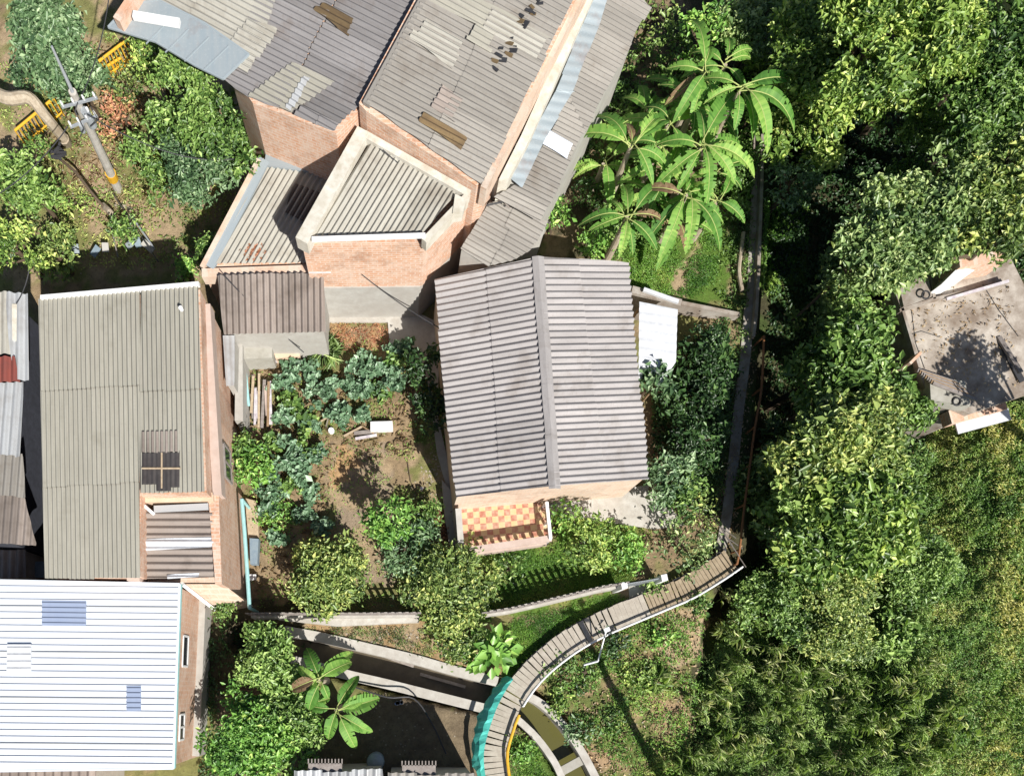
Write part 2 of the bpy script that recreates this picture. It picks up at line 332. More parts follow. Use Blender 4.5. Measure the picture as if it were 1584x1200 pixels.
# ================================================================= GROUND
def build_ground():
    def axis(lo, hi, step):
        inner = list(np.arange(lo, hi + step, step)); out = [60, 120, 300, 800]
        return np.array([lo - o for o in out[::-1]] + [lo - 25, lo - 8, lo - 2] + inner + [inner[-1] + 2, inner[-1] + 8, inner[-1] + 25] + [inner[-1] + o for o in out])
    xs = axis(-17, 28.5, .14); ys = axis(-5.5, 30, .14); X, Y = np.meshgrid(xs, ys); Z = gz(X, Y)
    nearn = (fbm(X * 3, Y * 3, 4) - .5) * .07; Z = Z + nearn
    nx, ny = len(xs), len(ys); V = np.stack([X, Y, Z], -1).reshape(-1, 3)
    idx = np.arange(nx * ny).reshape(ny, nx); Fc = np.stack([idx[:-1, :-1], idx[:-1, 1:], idx[1:, 1:], idx[1:, :-1]], -1).reshape(-1, 4)
    me = bpy.data.meshes.new('ground'); me.vertices.add(len(V)); me.vertices.foreach_set('co', V.ravel())
    me.loops.add(Fc.size); me.loops.foreach_set('vertex_index', Fc.ravel()); me.polygons.add(len(Fc)); me.polygons.foreach_set('loop_start', np.arange(0, Fc.size, 4)); me.polygons.foreach_set('loop_total', np.full(len(Fc), 4))
    # albedo patches, in photo pixels
    k = F / (H - Z); wx = (fbm(X * 1.5, Y * 1.5, 2) - .5) * 1.6; wy = (fbm(X * 1.5, Y * 1.5, 5) - .5) * 1.6
    PX = NX + (X + wx * .6) * k; PY = NY - (Y + wy * .6) * k
    def C(c): return np.array(c)
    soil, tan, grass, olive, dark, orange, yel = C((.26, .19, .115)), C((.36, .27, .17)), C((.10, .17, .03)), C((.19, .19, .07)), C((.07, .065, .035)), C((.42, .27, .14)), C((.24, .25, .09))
    f = fbm(X * .8 + 3, Y * .8, 3)[..., None]; f = smooth((f - .35) / .25)
    base = soil * (1 - f) + olive * f
    def put(poly, a, b=None, sc=.9, th=.5, sd=1):
        nonlocal base
        q = inpoly(PX, PY, poly)[..., None]; c = a
        if b is not None:
            g_ = smooth((fbm(X * sc + sd * 5, Y * sc, sd)[..., None] - th + .1) / .2); c = a * (1 - g_) + b * g_
        base = np.where(q, c, base)
    put([(0, -200), (420, -200), (420, 440), (0, 440)], tan, olive, 1.1, .5, 2)
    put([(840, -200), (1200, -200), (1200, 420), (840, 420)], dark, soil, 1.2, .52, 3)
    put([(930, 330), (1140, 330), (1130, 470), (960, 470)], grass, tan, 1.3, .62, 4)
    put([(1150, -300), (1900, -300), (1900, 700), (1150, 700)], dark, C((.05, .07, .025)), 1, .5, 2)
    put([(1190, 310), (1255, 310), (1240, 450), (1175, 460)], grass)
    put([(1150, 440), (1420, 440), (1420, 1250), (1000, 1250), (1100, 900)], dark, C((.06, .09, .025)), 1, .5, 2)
    put([(1420, 640), (1900, 640), (1900, 1400), (1380, 1400)], yel, C((.12, .17, .05)), 1.2, .52, 2)
    put([(370, 510), (700, 510), (705, 860), (640, 955), (380, 955)], soil * 1.12, olive, 1.1, .58, 3)
    put([(500, 690), (600, 690), (640, 900), (520, 900)], C((.29, .225, .16)), tan, 1.4, .5, 1)
    put([(515, 690), (545, 690), (550, 750), (510, 745)], orange)
    put([(650, 560), (700, 560), (700, 720), (640, 700)], grass * .9, olive, 1.5, .5, 1)
    put([(625, 680), (690, 700), (690, 800), (640, 790)], tan, olive, 2.2, .5, 1)
    put([(510, 495), (600, 495), (600, 545), (530, 545)], orange * .85, soil, 3, .5, 2)
    put([(690, 850), (860, 850), (850, 790), (1010, 800), (975, 905), (800, 955), (640, 955), (640, 890)], grass, C((.23, .24, .07)), 1.3, .56, 5)
    put([(760, 975), (965, 915), (990, 930), (850, 1000), (790, 1050), (770, 1010)], grass, tan, 1.2, .62, 3)
    put([(440, 955), (760, 955), (790, 1060), (460, 985)], C((.34, .23, .12)), tan, 2.4, .5, 1)
    put([(800, 1060), (870, 990), (1000, 945), (1100, 890), (1080, 1000), (1060, 1250), (900, 1250), (880, 1120)], C((.14, .17, .05)), C((.36, .25, .15)), 1.0, .53, 4)
    put([(1030, 950), (1090, 930), (1085, 1020), (1030, 1050)], tan * 1.15, soil, 1.5, .6, 1)
    put([(780, 1120), (870, 1160), (880, 1250), (770, 1250)], grass, tan, 1.5, .55, 2)
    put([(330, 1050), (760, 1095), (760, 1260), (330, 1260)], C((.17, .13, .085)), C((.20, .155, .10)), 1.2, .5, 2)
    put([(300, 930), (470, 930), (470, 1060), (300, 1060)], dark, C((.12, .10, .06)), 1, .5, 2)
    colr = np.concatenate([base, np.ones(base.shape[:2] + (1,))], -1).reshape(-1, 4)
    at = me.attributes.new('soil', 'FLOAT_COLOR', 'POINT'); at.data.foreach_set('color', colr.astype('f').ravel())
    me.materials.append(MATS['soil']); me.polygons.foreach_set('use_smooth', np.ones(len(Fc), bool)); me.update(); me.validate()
    o = bpy.data.objects.new('ground', me); COL.objects.link(o); o['kind'] = 'structure'
build_ground()

# ================================================================= LEAVES
def leaf_object(name, P, Ln, asp, mat, tint, parent=None, up=1.0, seed=0, droop=.25, D=None, fold=.18):
    rs = np.random.RandomState(seed); N = len(P); off = np.array(parent.location) if parent else np.zeros(3); P = P - off
    n = rs.normal(size=(N, 3)) * .75; n[:, 2] = np.abs(n[:, 2]) + up; n /= np.linalg.norm(n, axis=1)[:, None]
    if D is None: D = rs.normal(size=(N, 3))
    D = D - (D * n).sum(1)[:, None] * n; D /= np.linalg.norm(D, axis=1)[:, None] + 1e-9; S = np.cross(n, D)
    Ln = np.asarray(Ln)[:, None] if np.ndim(Ln) else np.full((N, 1), Ln); hw = Ln * asp / 2
    V = np.stack([P - D * Ln * .5, P + S * hw + n * Ln * fold, P + D * Ln * .5 - n * Ln * droop, P - S * hw + n * Ln * fold], 1).reshape(-1, 3)
    i = np.arange(N) * 4; T = np.stack([i, i + 3, i + 2, i, i + 2, i + 1], 1).reshape(-1, 3)
    me = bpy.data.meshes.new(name); me.vertices.add(4 * N); me.vertices.foreach_set('co', V.astype('f').ravel())
    me.loops.add(T.size); me.loops.foreach_set('vertex_index', T.ravel().astype('i')); me.polygons.add(len(T)); me.polygons.foreach_set('loop_start', np.arange(0, T.size, 3, dtype='i')); me.polygons.foreach_set('loop_total', np.full(len(T), 3, 'i'))
    a = me.attributes.new('tint', 'FLOAT', 'FACE'); a.data.foreach_set('value', np.repeat(np.clip(tint, 0, 1), 2).astype('f'))
    me.materials.append(MATS[mat]); me.update(); me.validate(); o = bpy.data.objects.new(name, me); COL.objects.link(o)
    if parent: o.parent = parent
    return o
def crown_points(c, r, hz, rs, dens, lobes=None, lsz=(.28, .46), spread=.12, flat=.8, skirt=0.0):
    """leaf clumps over many overlapping lobes"""
    nl = lobes or max(8, int(r * r * 6)); out = []; tn = []; cen = []; ns = int(nl * .45) if skirt > 0 else 0
    for il in range(nl + ns):
        rho = r * .80 * math.sqrt(rs.rand()); th = rs.rand() * 6.283; lr = max(.22, r * rs.uniform(*lsz)); 
        q = np.array([c[0] + rho * math.cos(th), c[1] + rho * math.sin(th), c[2] + hz * (1 - (rho / r) ** 2) * rs.uniform(.35, 1)])
        if il >= nl: q[2] = c[2] - skirt * rs.rand()
        cen.append(q); tb = rs.normal(.5, .13); nc = max(4, int(2.6 * math.pi * lr * lr / .05 * rs.uniform(.55, 1)))
        d = rs.normal(size=(nc, 3)); d[:, 2] = np.abs(d[:, 2]) * .9 - .25; d /= np.linalg.norm(d, axis=1)[:, None]
        cc = q + d * lr * rs.uniform(.72, 1.05, (nc, 1)) * np.array([1, 1, flat]); ct = tb + rs.normal(0, .12, nc); k = max(2, int(dens * .05))
        pp = np.repeat(cc, k, 0) + rs.normal(0, spread, (nc * k, 3)) * np.array([1, 1, .7]); out.append(pp); tn.append(np.repeat(ct, k) + rs.normal(0, .16, nc * k))
    return np.concatenate(out), np.concatenate(tn), cen
NTREE = [0]
def tree(px, py, ztop, rpx, mat, label, kind='leafy_tree', cat='tree', group=None, dens=150, leaf=.19, asp=.48, hz=None, bark='bark', lobes=None, lsz=(.20, .40), spread=.13, zg=None, tshift=0, trunk_px=None):
    NTREE[0] += 1; sd = NTREE[0] * 13 + 5; rs = np.random.RandomState(sd)
    rpx = rpx * 1.14; r = rpx * (H - ztop) / F; hz = hz if hz is not None else min(r * .55, 1.0); zc = ztop - hz - .3 * r; c = W(px, py, zc + hz * .5); c.z = zc
    g = G(px, py); lean = .6 if ztop > 3.5 else 0; gx, gy = (c.x + (g.x - c.x) * lean, c.y + (g.y - c.y) * lean) if not trunk_px else tuple(G(*trunk_px).xy); z0 = zg if zg is not None else float(gz(gx, gy))
    root = thing(kind, (gx, gy, z0), label, cat, group)
    P, T, cen = crown_points(c, r, hz, rs, dens, lobes, lsz, spread, skirt=max(0, (zc - z0) * .65 - .4))
    P[:, 2] = np.maximum(P[:, 2], z0 + .05)
    leaf_object('crown' if cat == 'tree' else 'foliage', P, leaf * np.clip(rs.lognormal(-.05, .36, len(P)), .45, 2.0), asp, mat, np.where(rs.rand(len(P)) < .035, 1, T + tshift), root, seed=sd)
    mb = MB(); base = Vector((gx, gy, z0 - .1)); ctr = Vector((c.x, c.y, zc + .1)); hgt = max(.3, ctr.z - base.z); tr = .05 + .035 * hgt * .5 + r * .02
    mid = base.lerp(ctr, .5) + Vector((rs.uniform(-.1, .1) * hgt * .4, rs.uniform(-.1, .1) * hgt * .4, 0))
    mb.tube([base, base.lerp(mid, .3), mid, ctr], [tr * 1.3, tr, tr * .8, tr * .6], bark)
    for q in cen[:min(len(cen), 9)]:
        q = Vector(q); s = mid.lerp(ctr, rs.uniform(.2, .9)); m_ = s.lerp(q, .5) + Vector((0, 0, -.08 * (q - s).length)); mb.tube([s, m_, q], [tr * .5, tr * .32, tr * .15], bark, n=5)
    mb.build('trunk' if cat == 'tree' else 'stem', root); return root
def bush(px, py, h, rpx, mat, label, kind='garden_shrub', group=None, **kw):
    kw.setdefault('dens', 130); kw.setdefault('leaf', .15); kw.setdefault('asp', .55); p = G(px, py)
    return tree(px, py, p.z + h, rpx, mat, label, kind, kw.pop('cat', 'shrub'), group, hz=h * .35, zg=p.z, **kw)

# ================================================================= BUILDINGS
def walls(mb, px_top, ztops, z0, m, cap=None, drop=0.0):
    zt = ztops if isinstance(ztops, (list, tuple)) else [ztops] * len(px_top)
    top = [W(x, y, z) - Vector((0, 0, drop)) for (x, y), z in zip(px_top, zt)]; mb.prism(top, z0, m, cap)
def zat(pl, px, py): return onp(pl, px, py).z
def pwalls(mb, pl, poly, z0, m, drop=.08, cap=None):
    mb.prism([onp(pl, x, y) - Vector((0, 0, drop)) for x, y in poly], z0, m, cap)
def pbar(mb, p, q, zp, zq, w, h, m):                 # bar between two photo points whose top is at zp/zq
    mb.bar(W(p[0], p[1], zp), W(q[0], q[1], zq), w, h, m)
def window_on(parent, a, b, za, zb, w_px=None, mat='white_paint', bars=1):
    """window on a vertical wall: a,b world xy of its ends (outer face), za top zb bottom"""
    a = Vector((a[0], a[1], 0)); b = Vector((b[0], b[1], 0)); d = (b - a).normalized(); n = Vector((d.y, -d.x, 0))
    mb = MB(); fr = .07; o = n * .04
    def bar3(p, q): mb.bar(p + o, q + o, fr, .07, mat, up=n)
    za_ = Vector((0, 0, za)); zb_ = Vector((0, 0, zb))
    bar3(a + za_, b + za_); bar3(a + zb_, b + zb_); bar3(a + zb_, a + za_); bar3(b + zb_, b + za_)
    for i in range(bars): p = a.lerp(b, (i + 1) / (bars + 1)); bar3(p + zb_, p + za_)
    f = mb.build('window', parent); g = MB(); e = n * .012
    g.face([a + zb_ + e, b + zb_ + e, b + za_ + e, a + za_ + e], 'glass'); g2 = g.build('pane')
    for v in g2.data.vertices: v.co -= parent.location
    g2.parent = f
    return f

# ---------- main house with ridge roof
hz_eave, hz_ridge = 3.0, 3.95
PL_L = plane([(672, 432, 3.0), (705, 770, 3.0), (832, 398, 3.95)]); PL_R = plane([(970, 408, 3.0), (832, 398, 3.95), (858, 752, onp(PL_L, 858, 752).z)])
house = thing('house', W(835, 590, 0) * Vector((1, 1, 0)) if False else Vector((W(835, 590, 0).x, W(835, 590, 0).y, 0)), 'house with pale grey ridged corrugated roof and checkered porch in the walled garden', 'house')
mb = MB()
ridge_t, ridge_b = (832, 398), (858, 752)
L_poly = [(672, 432), ridge_t, ridge_b, (705, 770)]; R_poly = [ridge_t, (970, 408), (1002, 742), ridge_b]
zr = lambda pl, p: onp(pl, *p)
A_, B_ = W(676, 438, 2.9), W(708, 764, 2.9); C_, D_ = W(966, 414, 2.9), W(998, 738, 2.9)
RT, RB = W(832, 404, 3.8), W(857, 748, 3.8)
for a, b in ((A_, B_), (D_, C_)): mb.wall(a, b, 2.88, 2.88, 0, 'plaster_cream')
mb.face([(A_.x, A_.y, 0), (C_.x, C_.y, 0), (C_.x, C_.y, 2.88), (RT.x, RT.y, 3.8), (A_.x, A_.y, 2.88)], 'plaster_cream', .6)
mb.face([(B_.x, B_.y, 0), (D_.x, D_.y, 0), (D_.x, D_.y, 2.88), (RB.x, RB.y, 3.8), (B_.x, B_.y, 2.88)], 'brick_pale', .6, [(0, 0), (7, 0), (7, 2.9), (3.5, 3.8), (0, 2.9)])
mb.build('wall', house)
r = MB()
corr(r, PL_L, L_poly, [(705, 770), (857, 750)], 'roof_house', pitch=.222, amp=.034, course=1.9, rag=.045, sheet=.89, up=1, seed=1)
corr(r, PL_R, R_poly, [(1002, 742), (858, 752)], 'roof_house', pitch=.222, amp=.034, course=1.9, rag=.045, sheet=.89, up=1, seed=2, lift=.01)
rf = r.build('roof', house)
rc = MB(); n_ = 9
for i in range(n_):  # ridge caps, each a bit off
    t0, t1 = i / n_, (i + 1) / n_ + .012; P0 = onp(PL_L, *ridge_t); P1 = onp(PL_L, *ridge_b)
    a = P0.lerp(P1, t0); b = P0.lerp(P1, t1); k = Vector((.2, 0, 0)); dz = Vector((0, 0, .10)); dn = Vector((0, 0, .045)); j = Vector((0, 0, .008 * (i % 2))); jx = Vector((random.uniform(-.015, .015), 0, 0))
    for s in (-1, 1): rc.face([a + dz + j + jx, b + dz + j + jx, b + k * s + dn + j + jx, a + k * s + dn + j + jx], 'roof_house', .35 + .3 * random.random(), [(0, t0 * 9), (0, t1 * 9), (.17, t1 * 9), (.17, t0 * 9)])
q = rc.build('ridge_cap', house)
fb = MB(); fb.bar(W(674, 436, 2.93), W(707, 768, 2.93), .05, .14, 'timber_grey'); fb.bar(W(968, 410, 2.93), W(1000, 740, 2.93), .05, .14, 'timber_grey'); fb.build('fascia', house)
# porch: raised checkered floor, low wall with balusters, side walls
P_ = MB(); pz = .42
fl = [(712, 782), (843, 772), (850, 836), (717, 850)]
top = [G(x, y) for x, y in fl]; top = [Vector((p.x, p.y, pz)) for p in [W(x, y, pz) for x, y in fl]]
P_.prism(top, -.1, 'plaster_peach'); P_.build('porch_base', house)
pf = MB(); tp = [p + Vector((0, 0, .006)) for p in top]; L1 = (tp[1] - tp[0]).length; L2 = (tp[3] - tp[0]).length; ts = .235
pf.face([tp[3], tp[2], tp[1], tp[0]], 'checker_tiles', .6, [(0, 0), (L1 / ts, 0), (L1 / ts, L2 / ts), (0, L2 / ts)]); pf.build('porch_floor', house)
pw = MB(); zt = 1.25
pw.bar(W(709, 786, zt + .25), W(714, 853, zt), .22, zt + .1, 'plaster'); pw.build('side_wall', house); pw = MB(); pw.bar(W(846, 776, zt), W(852, 833, zt), .12, .12, 'white_paint')
for t in (0, .5, 1): p = W(846, 776, zt).lerp(W(852, 833, zt), t); pw.tube([(p.x, p.y, 0), (p.x, p.y, zt - .05)], .05, 'white_paint')
pw.build('side_rail', house)
bl = MB(); ba, bb = W(716, 852, 1.15), W(853, 832, 1.15); bl.bar(ba, bb, .24, .09, 'plaster_peach'); bl.bar(Vector((ba.x, ba.y, .55)), Vector((bb.x, bb.y, .55)), .22, .6, 'plaster_peach'); bal = bl.build('balustrade', house)
for i in range(11):
    p = ba.lerp(bb, (i + .5) / 11); x = MB(); x.tube([(p.x, p.y, .55), (p.x, p.y, .68), (p.x, p.y, .82), (p.x, p.y, .95), (p.x, p.y, 1.06)], [.06, .045, .085, .05, .06], 'plaster_peach', 8); x.build('baluster', house)
# ---------- big upper building: two roofs (dark left, warm right)
U = thing('brick_building', (W(560, 100, 0).x, W(560, 100, 0).y, 0), 'large two storey brick building with patched grey corrugated roofs at the top', 'building')
PA = plane([(343, 122, 5.55), (520, 205, 5.75), (650, 0, 6.05)]); PB = plane([(566, 160, 6.3), (745, 285, 5.9), (650, -10, 6.5)])
A1 = [(425, -70), (705, -95), (566, 160), (520, 205), (385, 153), (343, 122)]
w1 = MB(); pwalls(w1, PA, [(352, 100), (440, -60), (690, -60), (563, 158), (520, 203), (390, 156)], 0, 'brick', .10)
bpoly = [(553, 156), (566, 162), (640, -90), (920, -75), (748, 286), (736, 282), (625, 207)]
pwalls(w1, PB, [(555, 156), (690, -95), (925, -75), (752, 280), (738, 284), (566, 168)], 0, 'brick', .10)
w1.build('wall', U)
al = [(385, 20), (562, 113)]
ra = MB(); corr(ra, PA, A1, al, 'roof_dark', pitch=.18, amp=.045, course=3.0, sheet=1.0, rag=.08, up=-1, seed=5, lap=.05); ra.build('roof', U)
ra = MB(); corr(ra, PA, [(215, -60), (470, -90), (425, -60), (378, 118), (343, 123), (300, 70), (245, 0)], al, 'roof_cream', pitch=.18, amp=.04, course=3, sheet=1.0, rag=.07, seed=6, lift=.03) if False else None
corr(ra, PA, [(200, -60), (455, -80), (385, 108), (345, 90), (235, 10)], al, 'roof_cream', pitch=.18, amp=.04, course=3, sheet=1.0, rag=.07, seed=6, lift=.04); ra.build('roof_extension', U)
ra = MB(); mp = [(167, 42), (200, 6), (245, 0), (317, 36), (385, 84), (345, 122), (300, 100), (240, 64)]
P3 = [onp(PA, x, y, .17) for x, y in mp]; ra.face(P3, 'sheet_blue', .7, [(p.x, p.y) for p in P3])
for k in (2, 3, 4, 5): a = Vector(P3[1]).lerp(Vector(P3[4]), k / 6.0); b = Vector(P3[0]).lerp(Vector(P3[5]), k / 6.0); ra.bar(a + Vector((0, 0, .02)), b + Vector((0, 0, .02)), .03, .03, 'sheet_blue', .4)
for i in range(len(P3)): ra.bar(P3[i] + Vector((0, 0, .012)), P3[(i + 1) % len(P3)] + Vector((0, 0, .012)), .05, .06, 'sheet_blue', .9)
ra.build('flashing', U)
def roof_patch(pl, poly, mat, parent, alp=al, lift=.09, name='roof_patch', pitch=.18, amp=.04, course=1.2, rag=.12, seed=0, label=None, sheet=.5):
    m_ = MB(); corr(m_, pl, poly, alp, mat, pitch=pitch, amp=amp, course=course, sheet=sheet, rag=rag, lift=lift, seed=seed); o = m_.build(name, parent)
    if label: o['label'] = label
    return o
roof_patch(PA, [(480, 14), (500, 4), (548, 30), (536, 56)], 'roof_rotten', U, label='rotten yellow brown roof patch')
roof_patch(PA, [(345, 92), (383, 30), (425, 45), (385, 118)], 'roof_cream', U, seed=3, lift=.07)
roof_patch(PA, [(385, 150), (455, 100), (520, 130), (455, 178)], 'roof_olive', U, seed=31, lift=.06, course=2, sheet=1)
roof_patch(PA, [(441, 168), (470, 118), (480, 123), (450, 173)], 'roof_silver', U, seed=4, lift=.10, rag=.03, label='white plastic roof strip')
roof_patch(PA, [(455, 178), (468, 165), (524, 192), (516, 206)], 'roof_dark', U, seed=8, lift=.12, course=.7, sheet=.4)
rb = MB(); B1 = [(566, 161), (705, -90), (930, -85), (745, 287), (722, 279)]
corr(rb, PB, [(566, 161), (705, -92), (930, -85), (745, 288)], al, 'roof_warm', pitch=.17, amp=.034, course=2.4, sheet=.9, rag=.05, up=1, seed=9); rb.build('roof', U)
roof_patch(PB, [(636, 62), (655, 28), (722, 66), (700, 108)], 'roof_cream', U, seed=12, pitch=.17, lift=.04, label='paler roof sheets')
roof_patch(PB, [(655, 0), (672, -30), (800, 30), (782, 62)], 'roof_olive', U, seed=13, pitch=.17, lift=.045, course=2)
roof_patch(PB, [(742, 45), (760, 12), (850, 60), (832, 95)], 'roof_cream', U, seed=14, pitch=.17, lift=.05, course=1.6, sheet=.9)
roof_patch(PB, [(650, 190), (660, 176), (722, 214), (712, 232)], 'roof_rotten', U, seed=15, pitch=.17, lift=.07, label='rust brown roof sheet')
roof_patch(PB, [(663, 165), (680, 130), (720, 155), (700, 190)], 'roof_brown', U, seed=16, pitch=.17, lift=.05)
roof_patch(PB, [(722, 62), (736, 36), (770, 54), (755, 82)], 'roof_olive', U, seed=17, pitch=.17, lift=.08)
for hx, hy, s in ((772, 78, 1.2), (812, 16, 1.1)):
    hb = MB()
    for i in range(5):
        for j in range(2):
            p = onp(PB, hx - 14 + i * 6.5 * s + j * 6, hy + 12 - i * 7 * s + j * 10, .07); p += Vector((random.uniform(-.06, .06), random.uniform(-.06, .06), 0)); a_ = random.uniform(-.9, -.1); l_ = random.uniform(.12, .28); hb.bar(p, p + Vector((l_ * math.cos(a_), l_ * math.sin(a_), random.uniform(.0, .08))), random.uniform(.07, .14), .03, 'dark_steel' if (i + j) % 3 else 'roof_rotten')
    hb.build('broken_tiles', U)
pb = MB(); rdg0, rdg1 = onp(PB, 566, 160, .06), onp(PB, 705, -95, .06); pb.bar(rdg0, rdg1, .22, .28, 'roof_warm', .5); pb.build('ridge_cap', U)
pb = MB(); pb.bar(W(748, 290, 5.95), W(930, -70, 6.0), .2, .9, 'brick_pale'); pb.build('parapet', U)
pb = MB(); pb.bar(W(205, 21, 6.0), W(277, 33, 6.0), .2, .16, 'white_paint'); o = pb.build('roof_gutter', U)
tg = MB(); tg.bar(W(180, 30, 5.95), W(240, -60, 6), .25, .4, 'brick'); tg.build('parapet', U)
cl = MB()
for i in range(26): p = W(712 + random.gauss(0, 7), 268 + random.gauss(0, 6), 4.9 + random.random() * .2); cl.bar(p, p + Vector((random.uniform(-.18, .18), random.uniform(-.18, .18), random.uniform(-.05, .12))), random.uniform(.06, .16), .06, random.choice(['blue_plastic', 'blue_plastic', 'cloth_white', 'dark_steel']))
cl.bar(W(712, 268, 4.88), W(722, 272, 4.88), .5, 2.3, 'brick'); tag(cl.build('laundry_bundle'), 'blue and white bundle hung against the brick wall under the roof edge', 'bundle')
# gable face return between the two roofs
# ---------- box annex with white parapets
D = thing('annex_building', (W(590, 300, 0).x, W(590, 300, 0).y, 0), 'brick annex with white parapets round its striped grey roof', 'building')
dz = 5.2; dout = [(562, 203), (728, 297), (656, 370), (466, 372)]
m_ = MB(); walls(m_, dout, dz, 2.3, 'brick', drop=.28); m_.build('wall', D)
m_ = MB(); m_.prism([W(x, y, dz) * Vector((1.0, 1.0, 1)) + Vector((0, 0, 2.32 - dz)) for x, y in [(562, 203), (728, 297), (652, 372.5), (463, 374.5)]], 0, 'plaster'); m_.build('plinth', D)
PD = plane([(575, 216, dz - .12), (708, 300, dz - .12), (487, 366, dz - .28)])
m_ = MB(); corr(m_, PD, [(577, 214), (708, 298), (655, 362), (484, 367)], [(486, 366), (577, 214)], 'roof_cream', pitch=.176, amp=.06, course=9, sheet=1.1, seed=20, lift=.2); m_.build('roof', D)
m_ = MB(); pbar(m_, (562, 200), (466, 372), dz + .28, dz + .28, .42, .6, 'parapet'); pbar(m_, (563, 206), (726, 299), dz + .27, dz + .27, .22, .55, 'parapet'); pbar(m_, (722, 303), (656, 372), dz + .26, dz + .26, .2, .5, 'parapet')
m_.prism([W(704, 300, dz + .3), W(722, 308, dz + .3), W(716, 328, dz + .3), W(700, 330, dz + .3)], dz - .2, 'parapet'); m_.build('parapet', D)
m_ = MB(); pbar(m_, (482, 369), (658, 363), dz + .34, dz + .34, .13, .1, 'white_paint'); m_.build('gutter', D)
for k_, (x, y) in enumerate(((480, 402), (668, 400))): pass
m_ = MB(); pbar(m_, (478, 417), (512, 417), 3.3, 3.3, .2, .05, 'white_sheet'); m_.build('ledge', D)
# ---------- left triangular lean-to
C3 = thing('lean_to', (W(400, 340, 0).x, W(400, 340, 0).y, 0), 'low brick extension with wedge shaped striped roof left of the white parapet annex', 'building')
PC = plane([(410, 250, 3.0), (325, 412, 2.6), (520, 260, 3.0)])
m_ = MB(); pwalls(m_, PC, [(402, 244), (530, 256), (475, 414), (312, 416)], 0, 'brick', .02); m_.build('wall', C3)
m_ = MB(); corr(m_, PC, [(412, 250), (522, 262), (476, 408), (330, 410)], [(330, 410), (415, 262)], 'roof_cream', pitch=.19, amp=.055, course=9, sheet=1.0, seed=22, lift=.05); m_.build('roof', C3)
m_ = MB(); m_.bar(onp(PC, 408, 246, .16), onp(PC, 322, 412, .16), .42, .1, 'sheet_blue', .9); m_.bar(onp(PC, 400, 246, .2), onp(PC, 312, 413, .2), .16, .3, 'brick_pale'); m_.bar(onp(PC, 410, 246, .14), onp(PC, 525, 262, .14), .45, .08, 'sheet_blue', .5); m_.build('gutter', C3)
m_ = MB(); m_.bar(onp(PC, 312, 422, .18), onp(PC, 478, 416, .18), .3, .5, 'brick_pale'); m_.build('parapet', C3)
roof_patch(PC, [(455, 285), (500, 300), (480, 350), (440, 330)], 'skylight', C3, alp=[(330, 410), (415, 262)], lift=.09, pitch=.19, seed=2, course=2, rag=.02, label='dark translucent roof sheet')
rsx = np.random.RandomState(4)
Pp = np.array([onp(PC, 392 + rsx.normal(0, 9), 390 + rsx.normal(0, 6), .12) for _ in range(150)]); leaf_object('leaf_litter', Pp, .13, .6, 'leaf_red', rsx.rand(150) * .6, None, seed=4); tag(bpy.data.objects['leaf_litter'], 'heap of dry red brown leaves lying on the wedge shaped roof', 'leaf litter', kind='stuff')

# ---------- small shed with brownish roof
E = thing('shed', (W(420, 475, 0).x, W(420, 475, 0).y, 0), 'small shed under brown grey corrugated roof in the garden corner', 'shed')
PE = plane([(337, 430, 2.9), (500, 425, 2.9), (346, 518, 2.55)])
m_ = MB(); pwalls(m_, PE, [(340, 432), (498, 427), (500, 508), (348, 508)], 0, 'plaster', .08); m_.build('wall', E)
m_ = MB(); corr(m_, PE, [(337, 428), (501, 422), (504, 515), (347, 519)], [(420, 517), (418, 426)], 'roof_brown', pitch=.22, amp=.05, course=5, sheet=1.0, seed=24, rag=.04, tlo=.5); m_.build('roof', E)
# patio slabs, walls and tanks behind the bed
def slab(poly, z, h, mat, name, label=None, cat=None, kind=None, lift=0):
    m_ = MB(); m_.prism([W(x, y, z) for x, y in poly], z - h, mat); o = m_.build(name)
    if label: tag(o, label, cat)
    if kind: o['kind'] = kind
    return o
slab([(503, 470), (628, 470), (628, 560), (602, 560), (600, 497), (503, 497)][:4], .05, .3, 'concrete', 'patio', kind='structure') if False else slab([(500, 480), (640, 480), (680, 500), (678, 600), (602, 530), (600, 498), (503, 498)], .09, .3, 'concrete_light', 'patio', kind='structure')
slab([(376, 517), (421, 517), (421, 553), (377, 555)], 1.0, 1.2, 'concrete', 'water_tank', 'square grey concrete tank cover below the shed', 'tank')
slab([(445, 517), (506, 517), (504, 540), (470, 548), (446, 540)], .25, .4, 'concrete', 'concrete_slab', 'grey concrete slab beside the spiky plant under the shed edge', 'slab')
slab([(424, 546), (463, 542), (464, 551), (426, 554)], .5, .7, 'plaster_cream', 'brick_kerb', 'short peach plastered ledge beside the grey tank cover', 'ledge')
slab([(365, 520), (375, 520), (376, 650), (363, 650)], 1.3, 1.5, 'plaster', 'garden_wall', 'narrow plastered wall beside the blue grey metal strip roof', 'wall')
m_ = MB(); pl_ = plane([(345, 520, 2.2), (364, 520, 2.2), (349, 598, 2.1)]); corr(m_, pl_, [(345, 520), (364, 520), (363, 597), (350, 598)], [(350, 598), (346, 520)], 'roof_silver', pitch=.2, amp=.02, course=5, sheet=1, seed=3)
m_.prism([onp(pl_, x, y) - Vector((0, 0, .1)) for x, y in [(348, 522), (362, 522), (361, 595), (352, 595)]], 0, 'plaster'); tag(m_.build('strip_roof'), 'narrow blue grey metal roof strip left of the plank pile', 'roof strip')
m_ = MB()
for i in range(5): p = W(432 + i * 4, 536 - i * 2, .5 + .1 * (i % 2)); m_.box((p.x, p.y, .2), .25, .2, .35, 'cloth_white', rz=i)
tag(m_.build('white_bags'), 'white bags piled between the tank cover and concrete slab', 'bags')

